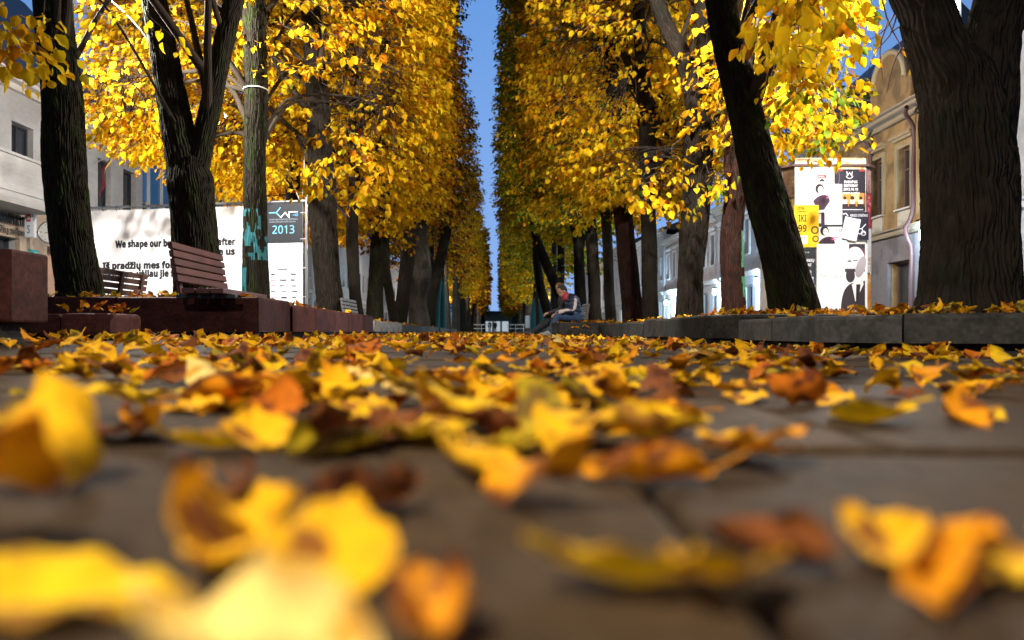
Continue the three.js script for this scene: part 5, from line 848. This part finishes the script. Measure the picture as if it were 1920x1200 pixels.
  const lama = (c, w2, h) => { fill(c, w2, h, '#e9e6e9'); c.fillStyle = '#c9b3cb'; c.beginPath(); c.moveTo(0, h * 0.45); c.lineTo(w2 * 0.4, h * 0.3); c.lineTo(w2 * 0.3, h * 0.95); c.lineTo(0, h * 0.9); c.fill(); c.fillStyle = '#f4f3f4'; c.fillRect(w2 * 0.5, 0, w2 * 0.5, h); c.fillStyle = '#3c2536'; c.beginPath(); c.moveTo(w2 * 0.06, h * 0.4); c.quadraticCurveTo(w2 * 0.28, h * 0.2, w2 * 0.56, h * 0.27); c.lineTo(w2 * 0.62, h * 0.4); c.lineTo(w2 * 0.42, h * 0.6); c.lineTo(w2 * 0.44, h * 0.95); c.lineTo(0, h * 0.95); c.lineTo(w2 * 0.2, h * 0.6); c.fill(); c.fillStyle = '#241a20'; c.beginPath(); c.ellipse(w2 * 0.27, h * 0.11, w2 * 0.14, h * 0.115, 0, 0, 7); c.fill(); c.fillStyle = '#e6dcd8'; c.beginPath(); c.ellipse(w2 * 0.3, h * 0.135, w2 * 0.085, h * 0.085, 0, 0, 7); c.fill(); c.fillStyle = '#2a2024'; c.fillRect(w2 * 0.25, h * 0.115, w2 * 0.035, 3); c.fillRect(w2 * 0.32, h * 0.115, w2 * 0.035, 3); c.fillStyle = '#e3d6d6'; c.save(); c.translate(w2 * 0.2, h * 0.62); c.rotate(-0.12); c.fillRect(0, 0, w2 * 0.4, h * 0.06); c.restore(); c.fillRect(w2 * 0.22, h * 0.7, w2 * 0.1, h * 0.22); c.fillStyle = '#2a2a2e'; c.font = '34px sans-serif'; c.fillText('L A M A', w2 * 0.52, h * 0.15, w2 * 0.45); c.fillStyle = '#d0608e'; c.fillRect(w2 * 0.5, h * 0.26, 46, 7); c.fillRect(w2 * 0.5, h * 0.31, 34, 6); c.fillStyle = '#9a98a0'; for (let i = 0; i < 9; i++) c.fillRect(w2 * 0.58, h * 0.4 + i * 13, w2 * 0.34, 3); c.fillStyle = '#2c2d38'; c.fillRect(0, h * 0.95, w2, h * 0.05); };
  poster(318, 562, 520, 846, lama, { label: 'lower of two alike posters of a woman in dark clothes' });
  poster(284, 276, 488, 566, lama, { label: 'upper of two alike posters of a woman in dark clothes' });
  poster(488, 466, 664, 656, (c, w2, h) => { fill(c, w2, h, '#262536'); c.fillStyle = '#dfe2ee'; c.font = 'bold 30px sans-serif'; c.fillText('VIRGIS STAKĖNAS', 66, 40, 146); c.font = '14px sans-serif'; c.fillText('2013.10.25', 80, 66); c.strokeStyle = '#e8e8f4'; c.lineWidth = 8; c.beginPath(); c.arc(150, 160, 22, 0, 7); c.arc(176, 176, 18, 0, 7); c.moveTo(160, 140); c.lineTo(196, 100); c.stroke(); c.beginPath(); c.moveTo(6, 20); c.lineTo(30, 10); c.lineTo(50, 34); c.stroke(); }, { label: 'dark concert poster with a line drawn guitar' });
  poster(492, 506, 598, 656, (c, w2, h) => { fill(c, w2, h, '#f5f6f7'); c.fillStyle = '#dcdde0'; for (let i = 0; i < 8; i++) c.fillRect(40, 60 + i * 26, 130, 3); }, { turn: -0.22, label: 'blank white sheet stuck on askew' });
  poster(168, 420, 332, 706, (c, w2, h) => { fill(c, w2, h, '#f2c20f'); c.fillStyle = '#1c1710'; c.font = 'bold 30px sans-serif'; c.fillText('ITIN', 30, 40); c.fillRect(36, 56, 70, 7); c.font = 'bold 86px sans-serif'; c.fillText('IKI', 40, 148, 70); c.fillText('99', 36, 236, 78); c.fillStyle = '#f5f3ea'; c.fillRect(44, 268, 76, 76); c.fillStyle = '#1a2440'; c.font = 'bold 36px sans-serif'; c.fillText('17', 60, 308); c.font = '16px sans-serif'; c.fillText('Eur', 68, 332); c.fillStyle = '#5c430c'; c.beginPath(); c.arc(186, 222, 36, 0, 7); c.arc(192, 300, 30, 0, 7); c.fill(); c.fillStyle = '#e8b70e'; c.beginPath(); c.arc(186, 222, 22, 0, 7); c.arc(192, 300, 18, 0, 7); c.fill(); }, { label: 'yellow price poster' });
  poster(190, 716, 310, 962, (c, w2, h) => { fill(c, w2, h, '#23262c'); c.fillStyle = '#e9edf2'; c.font = 'italic bold 50px sans-serif'; c.fillText('ROMANSŲ', 6, 160, 200); c.fillText('VAKARAS', 6, 214, 160); c.font = '24px sans-serif'; c.fillText('14 d. 18 val.', 20, 52); for (const [a, b] of [[60, 300], [150, 280], [110, 350], [180, 360]]) { c.fillStyle = '#aeb4bc'; c.beginPath(); c.arc(a, b, 20, 0, 7); c.fill(); c.fillStyle = '#727a86'; c.fillRect(a - 24, b + 20, 48, 60); } }, { label: 'dark poster with small grey figures' });
  poster(318, 684, 652, 1160, (c, w2, h) => { fill(c, w2, h, '#f4f4f5'); const k = w2 / 220; c.fillStyle = '#35303a'; c.fillRect(140 * k, 0, 70 * k, 120 * k); c.fillStyle = '#7a3038'; c.fillRect(198 * k, 20 * k, 10 * k, 90 * k); c.fillStyle = '#e9e6e6'; c.beginPath(); c.ellipse(164 * k, 72 * k, 44 * k, 60 * k, 0.1, 0, 7); c.fill(); c.fillStyle = '#a9a0a6'; c.beginPath(); c.ellipse(192 * k, 100 * k, 20 * k, 48 * k, 0.3, 0, 7); c.fill(); c.fillStyle = '#2a262b'; c.fillRect(134 * k, 72 * k, 16 * k, 6 * k); c.fillRect(158 * k, 70 * k, 20 * k, 4 * k); c.fillStyle = '#3a3338'; c.beginPath(); c.ellipse(146 * k, 138 * k, 20 * k, 30 * k, 0, 0, 7); c.fill(); c.fillRect(122 * k, 108 * k, 46 * k, 14 * k); c.fillStyle = '#332b31'; c.beginPath(); c.moveTo(104 * k, h); c.quadraticCurveTo(104 * k, 190 * k, 150 * k, 172 * k); c.lineTo(210 * k, 160 * k); c.lineTo(210 * k, h); c.fill(); c.fillStyle = '#f0eeee'; c.beginPath(); c.moveTo(152 * k, 176 * k); c.lineTo(200 * k, 150 * k); c.lineTo(204 * k, 176 * k); c.lineTo(168 * k, 252 * k); c.fill(); c.fillStyle = '#2a2024'; c.beginPath(); c.moveTo(172 * k, 176 * k); c.lineTo(190 * k, 176 * k); c.lineTo(182 * k, 262 * k); c.lineTo(170 * k, 244 * k); c.fill(); c.fillStyle = '#8b8d92'; c.font = `${Math.round(26 * k)}px serif`; c.fillText('SMETONA', 8 * k, 152 * k, 100 * k); c.fillStyle = '#222'; c.fillRect(8 * k, h - 24 * k, 40 * k, 6 * k); c.fillRect(60 * k, h - 24 * k, 8 * k, 6 * k); c.fillRect(80 * k, h - 24 * k, 10 * k, 6 * k); c.fillStyle = '#ddd'; c.fillRect(136 * k, h - 16 * k, 64 * k, 4 * k); }, { px: 440, label: 'large theatre poster of a bearded man in a dark suit' });
  // papers on the cut corners and the side
  const corner = (sx, y0, y1, col, cols, seed) => { const h = y1 - y0, m = mesh('paper', box(cf - 0.03, h, 0.004), printMat(32, 128, (c, w2, hh) => { fill(c, w2, hh, col); rough(c, w2, hh, seed, 24, cols); }, 0.8), g); m.position.set(sx * (w / 2 + cf * 0.3535), (y0 + y1) / 2, -cf * 0.3535 + 0.004); m.rotation.y = sx * Math.PI / 4; m.translateZ(0.004); };
  corner(-1, 2.2, 2.62, '#5e4630', ['#3a2c20', '#8a7050'], 21); corner(-1, 1.2, 2.18, '#a98a4c', ['#6a5430', '#c8b070'], 22); corner(-1, 0.35, 1.18, '#c9b23a', ['#8a7a2a', '#e8d870'], 23);
  corner(1, 2.28, 2.62, '#b98a88', ['#8a4a50', '#d8b8b0'], 24); corner(1, 1.75, 2.26, '#c22c38', ['#f0e8e4', '#7a1820', '#33426a'], 25); corner(1, 1.05, 1.73, '#f0eeec', ['#d8d2cc', '#c8864a'], 26); corner(1, 0.35, 1.03, '#dd9226', ['#e8c070', '#f4ece0', '#b02c2c'], 27);
  const R = rng(66); for (let i = 0; i < 26; i++) { const k = Math.floor(R() * 8), q = tiltQ(R() * 6, R() * 0.4, R() * 6), m = mesh('leaf', floorLeaf[k], floorTints[[0, 2, 3, 0, 2][i % 5]], g); m.quaternion.copy(q); m.scale.setScalar(0.1); m.position.set((R() - 0.5) * w, top - 0.018 + restY(k, q, 0.1), -0.02 - R() * R() * 0.6); }
}
// ---------------------------------------------------------------- people
function blob(cell, lo, hi, f, parent, name, mat) { // the surface f = 0 as one mesh
  const c = lo.clone().add(hi).multiplyScalar(0.5), half = Math.max(hi.x - lo.x, hi.y - lo.y, hi.z - lo.z) / 2 + cell * 2, n = Math.min(110, Math.ceil(2 * half / cell));
  const mc = new MarchingCubes(n, new THREE.MeshStandardMaterial(), false, false, 60000); mc.isolation = 0; mc.reset();
  const p = V(); for (let k = 0; k < n; k++) for (let j = 0; j < n; j++) for (let i = 0; i < n; i++) { p.set((i - n / 2) / (n / 2) * half + c.x, (j - n / 2) / (n / 2) * half + c.y, (k - n / 2) / (n / 2) * half + c.z); mc.field[i + j * n + k * n * n] = -f(p); }
  mc.update();
  const g = new THREE.BufferGeometry(), cnt = mc.count ?? mc.geometry.drawRange.count;
  const pos = mc.positionArray.slice(0, cnt * 3), nor = mc.normalArray.slice(0, cnt * 3);
  for (let i = 0; i < cnt; i++) { pos[i * 3] = pos[i * 3] * half + c.x; pos[i * 3 + 1] = pos[i * 3 + 1] * half + c.y; pos[i * 3 + 2] = pos[i * 3 + 2] * half + c.z; }
  g.setAttribute('position', new THREE.BufferAttribute(pos, 3)); g.setAttribute('normal', new THREE.BufferAttribute(nor, 3)); g.setAttribute('uv', new THREE.BufferAttribute(new Float32Array(cnt * 2), 2));
  return mesh(name, g, mat, parent);
}
const cap = (p, a, b, ra, rb) => { const ab = b.clone().sub(a), t = clamp(p.clone().sub(a).dot(ab) / ab.lengthSq(), 0, 1); return p.distanceTo(a.clone().addScaledVector(ab, t)) - lerp(ra, rb, t); };
const smin = (a, b, k) => { const h = clamp(0.5 + 0.5 * (b - a) / k, 0, 1); return lerp(b, a, h) - k * h * (1 - h); };
const chain = (list, k = 0.03) => (p) => { let d = 1e9; for (const [a, b, ra, rb] of list) d = smin(d, cap(p, a, b, ra, rb), k); return d; };
const bounds = (list, pad) => { const b = new THREE.Box3(); for (const [a, c, ra, rb] of list) { b.expandByPoint(a); b.expandByPoint(c); } return [b.min.subScalar(pad), b.max.addScalar(pad)]; };
function person(label, pos, turn, J, look, group) {
  const o = thing('person', label, 'person', pos, turn, group);
  const { hip, chest, neck, head, face } = J;
  const hf = face.clone().normalize(), right = V(0, 1, 0).cross(hf).normalize(), up = hf.clone().cross(right).normalize();
  const at = (f, r, u) => head.clone().addScaledVector(hf, f).addScaledVector(right, r).addScaledVector(up, u);
  const skin = [[neck, head.clone().addScaledVector(up, -0.03), 0.052, 0.06], [at(-0.02, 0, 0.02), at(0.0, 0, 0.035), 0.088, 0.09], [at(0.035, 0, -0.05), at(0.03, 0, -0.08), 0.058, 0.045], [at(0.088, 0, 0.0), at(0.108, 0, -0.03), 0.012, 0.016], [at(0, 0.088, -0.01), at(-0.01, 0.09, -0.04), 0.016, 0.012], [at(0, -0.088, -0.01), at(-0.01, -0.09, -0.04), 0.016, 0.012], [at(0.085, 0.02, -0.068), at(0.085, -0.02, -0.068), 0.012, 0.012], [neck, chest, 0.055, 0.09], [chest, hip, 0.12, 0.1]];
  for (const s of ['l', 'r']) {
    const A = J.arm[s], L = J.leg[s]; skin.push([chest.clone().lerp(A[0], 0.6), A[0], 0.06, 0.05], [A[0], A[1], 0.045, 0.036], [A[1], A[2], 0.036, 0.025], [hip, L[0], 0.09, 0.075], [L[0], L[1], 0.072, 0.05], [L[1], L[2], 0.05, 0.035]);
    const w = A[2].clone().sub(A[1]).normalize(), sd = (s === 'l' ? V(0, 0, 1) : V(0, 0, -1)), pal = A[2].clone().addScaledVector(w, 0.07); skin.push([A[2], pal, 0.028, 0.03]);
    for (let f = 0; f < 4; f++) { const off = V(0, 0, (f - 1.5) * 0.019), k0 = pal.clone().add(off), k1 = k0.clone().addScaledVector(w, 0.04).add(V(0, -0.012, 0)), k2 = k1.clone().addScaledVector(w, 0.02 + 0.006 * (f === 1 || f === 2)).add(V(0, -0.028, 0)); skin.push([k0, k1, 0.0095, 0.009], [k1, k2, 0.009, 0.0075]); }
    const t0 = A[2].clone().addScaledVector(w, 0.02).addScaledVector(sd, 0.025), t1 = t0.clone().addScaledVector(w, 0.04).addScaledVector(sd, 0.025); skin.push([t0, t1, 0.012, 0.009]);
  }
  blob(0.016, ...bounds(skin, 0.13), chain(skin, 0.022), o, 'body', look.skin);
  const hr = chain([[at(-0.028, 0, 0.045), at(0.005, 0, 0.062), 0.096, 0.094], [at(-0.05, 0, -0.02), at(-0.04, 0, -0.05), 0.07, 0.05]], 0.03);
  blob(0.011, at(0, 0, 0).addScalar(-0.2), at(0, 0, 0).addScalar(0.2), (p) => { const q = p.clone().sub(head); return Math.max(hr(p), q.dot(hf) - 0.045 + 0.5 * Math.max(0, -q.dot(up) + 0.03)); }, o, 'hair', look.hair);
  for (const s of [-1, 1]) mesh('eye', new THREE.SphereGeometry(0.011, 8, 6).translate(...at(0.083, s * 0.032, 0.005).toArray()), std(0.02, 0.015, 0.012, 0.3), o);
  const jk = [[chest.clone().add(V(0, 0.02, 0)), hip, 0.165, 0.155], [neck.clone().add(V(0, -0.05, 0)), chest, 0.085, 0.15]];
  for (const s of ['l', 'r']) { const A = J.arm[s]; jk.push([chest.clone().lerp(A[0], 0.5), A[0], 0.1, 0.082], [A[0], A[1], 0.08, 0.066], [A[1], A[1].clone().lerp(A[2], 0.96), 0.066, 0.046]); }
  const jf = chain(jk, 0.05);
  blob(0.018, ...bounds(jk, 0.2), (p) => jf(p) + (look.quilt ? 0.009 * Math.sin(p.y * 70 + p.x * 12) : 0.006 * Math.sin(p.y * 34 + p.z * 20) * Math.sin(p.x * 23)), o, 'jacket', look.jacket);
  if (look.collar) blob(0.013, neck.clone().addScalar(-0.2), neck.clone().addScalar(0.2), chain([[neck.clone().add(V(-0.03, -0.06, 0.0)), neck.clone().add(V(-0.055, 0.01, 0)), 0.1, 0.085]]), o, 'collar', look.collar);
  if (look.stripe) for (const s of ['l', 'r']) { const A = J.arm[s], off = V(0.02, 0.02, s === 'l' ? 0.045 : -0.045); const pts = smooth([A[0].clone().add(off).add(V(0, 0.03, 0)), A[0].clone().lerp(A[1], 0.5).add(off).add(V(0.03, 0, 0)), A[1].clone().add(off).add(V(0.02, 0.0, 0)), A[1].clone().lerp(A[2], 0.55).add(off).add(V(0, 0.015, 0)), A[2].clone().add(V(0, 0.022, off.z * 0.5))], 0.04); mesh('sleeve_stripe', tube(pts, pts.map(() => 0.04), 8), look.stripe, o); }
  const tr = []; for (const s of ['l', 'r']) { const L = J.leg[s]; tr.push([hip, L[0], 0.135, 0.115], [L[0], L[1], 0.105, 0.075], [L[1], L[1].clone().lerp(L[2], 0.97), 0.076, 0.062]); }
  const tf = chain(tr, 0.03); blob(0.018, ...bounds(tr, 0.17), (p) => tf(p) + 0.005 * Math.sin(p.x * 40 + p.y * 30), o, 'trousers', look.trousers);
  for (const s of ['l', 'r']) { const L = J.leg[s], an = L[2], to = J.toe[s]; const sh = [[an.clone().add(V(0, -0.02, 0)), an.clone().lerp(to, 0.4), 0.05, 0.05], [an.clone().lerp(to, 0.3).add(V(0, -0.025, 0)), to, 0.048, 0.035]]; blob(0.012, ...bounds(sh, 0.08), chain(sh, 0.02), o, 'shoe', look.shoe); }
  return o;
}
const skinM = std(0.5, 0.27, 0.18, 0.55);
const gp = gy(1.5);
{ // seated: +x is the bench side, the legs point to -x (towards the promenade)
  const y0 = gp, seat = 0.31 - y0; // height of the seat above the paving
  const J1 = { hip: V(0.02, seat + 0.13, 0), chest: V(-0.1, seat + 0.46, 0), neck: V(-0.2, seat + 0.62, 0), head: V(-0.32, seat + 0.7, 0.02), face: V(-0.85, -0.55, 0.25), arm: { l: [V(-0.1, seat + 0.52, 0.19), V(-0.16, seat + 0.27, 0.27), V(-0.42, seat + 0.19, 0.16)], r: [V(-0.1, seat + 0.52, -0.19), V(-0.18, seat + 0.27, -0.25), V(-0.43, seat + 0.19, -0.14)] }, leg: { l: [V(0.0, seat + 0.11, 0.11), V(-0.46, seat + 0.12, 0.16), V(-0.62, 0.11, 0.2)], r: [V(0.0, seat + 0.11, -0.11), V(-0.45, seat + 0.12, -0.12), V(-0.58, 0.11, -0.1)] }, toe: { l: V(-0.84, 0.06, 0.24), r: V(-0.79, 0.055, -0.12) } };
  person('seated person in a dark blue padded jacket with red collar and jeans, bowing forward', [1.75, y0, -18.05], 0.1, J1, { skin: skinM, hair: std(0.035, 0.025, 0.02, 0.8), jacket: std(0.012, 0.028, 0.06, 0.42), collar: std(0.42, 0.015, 0.035, 0.6), stripe: std(0.62, 0.5, 0.47, 0.6), trousers: std(0.022, 0.05, 0.11, 0.8), shoe: std(0.3, 0.32, 0.3, 0.5), quilt: true }, 'people sitting on the planter');
  const J2 = { hip: V(0.0, seat + 0.13, 0), chest: V(-0.08, seat + 0.47, 0), neck: V(-0.13, seat + 0.66, 0), head: V(-0.2, seat + 0.78, 0.03), face: V(-0.75, -0.3, 0.55), arm: { l: [V(-0.08, seat + 0.54, 0.18), V(-0.2, seat + 0.29, 0.26), V(-0.47, seat + 0.22, 0.2)], r: [V(-0.08, seat + 0.54, -0.18), V(-0.16, seat + 0.28, -0.24), V(-0.43, seat + 0.22, -0.12)] }, leg: { l: [V(-0.02, seat + 0.11, 0.1), V(-0.46, seat + 0.02, 0.12), V(-0.84, 0.1, 0.1)], r: [V(-0.02, seat + 0.11, -0.1), V(-0.48, seat + 0.05, -0.1), V(-0.8, 0.1, -0.12)] }, toe: { l: V(-1.06, 0.09, 0.1), r: V(-1.01, 0.08, -0.14) } };
  person('fair haired seated person in dark clothes with legs stretched out, behind the padded jacket', [1.62, y0, -18.6], 0.05, J2, { skin: skinM, hair: std(0.3, 0.17, 0.06, 0.8), jacket: std(0.02, 0.022, 0.03, 0.7), trousers: std(0.012, 0.013, 0.018, 0.8), shoe: std(0.015, 0.015, 0.018, 0.5) }, 'people sitting on the planter');
  const walker = (lab, x, d, ph, coat) => { const J = { hip: V(0, 0.92, 0), chest: V(0, 1.3, 0), neck: V(0, 1.47, 0), head: V(0, 1.62, 0.01), face: V(0, 0, 1), arm: { l: [V(0.19, 1.4, 0), V(0.24, 1.12, -0.05 * ph), V(0.23, 0.88, 0.08 * ph)], r: [V(-0.19, 1.4, 0), V(-0.24, 1.12, 0.05 * ph), V(-0.23, 0.88, 0.0)] }, leg: { l: [V(0.09, 0.88, 0), V(0.1, 0.48, 0.12 * ph), V(0.1, 0.1, 0.16 * ph)], r: [V(-0.09, 0.88, 0), V(-0.1, 0.48, -0.06 * ph), V(-0.1, 0.1, -0.2 * ph)] }, toe: { l: V(0.1, 0.04, 0.16 * ph + 0.16), r: V(-0.1, 0.04, -0.2 * ph + 0.16) } };
    person(lab, [x, gy(x), -d], 0, J, { skin: skinM, hair: std(0.03, 0.02, 0.02, 0.8), jacket: std(...coat, 0.8), trousers: std(0.015, 0.018, 0.03, 0.8), shoe: std(0.02, 0.02, 0.02, 0.6) }, 'walkers far down the promenade'); };
  walker('tiny far walker in a dark blue coat against the added bright shop', -1.4, 124, 1, [0.02, 0.04, 0.09]); walker('tiny far walker in a black coat beside the one in blue', -0.55, 124.5, -1, [0.02, 0.02, 0.025]);
}
// ---------------------------------------------------------------- the far end
{
  const g = thing('far_glow_shop', 'bright glazed shop added for the white glow at the far end of the promenade', 'building', [0.3, -0.06, -172]);  // shop and its glowing panes are added to give the white glow
  mesh('wall', box(60, 4.2, 6, 0, 2.1, -3.2), plaster(0.3, 0.24, 0.16, 550), g);
  for (let i = 0; i < 3; i++) { const w = mesh('shop_window', box(1.5, 2.3, 0.08, -2.4 + i * 1.75, 1.3, 0), frameWhite, g); mesh('pane', box(1.36, 2.15, 0.04, -2.4 + i * 1.75, 1.3, 0.045), new THREE.MeshStandardMaterial({ color: lin(0.4, 0.4, 0.4), emissive: lin(0.8, 0.93, 1), emissiveIntensity: 0.5, roughness: 0.5 }), w); }
  mesh('roof', box(61, 0.4, 7, 0, 4.4, -3), std(0.12, 0.1, 0.08, 0.8), g);
  const r = thing('light_trail_rail', 'white rail added in place of a headlight trail across the far end', 'light_trail_rail', [0, -0.05, -88]);  // added where passing headlights draw a white trail
  for (const [a, b] of [[-4.6, -0.9], [0.9, 4.6]]) { mesh('rail', box(b - a, 0.08, 0.06, (a + b) / 2, 0.92, 0), white, r); mesh('rail', box(b - a, 0.05, 0.05, (a + b) / 2, 0.5, 0), white, r); for (let x = a + 0.1; x <= b; x += 0.87) mesh('post', box(0.06, 0.9, 0.06, x, 0.44, -0.062), white, r); }
  const n = thing('info_board', 'white information board on two legs standing by the added far rail', 'sign', [2.6, -0.05, -72]); mesh('board', chamferBox(0.4, 1.1, 0.05, 0.006).translate(0, 0.5, 0), white, n); for (const s of [-0.15, 0.15]) mesh('leg', box(0.04, 0.55, 0.04, s, 0.25, -0.0), darkSteel, n);
}
console.log('crown leaves', leafCount);
renderer.render(scene, camera);
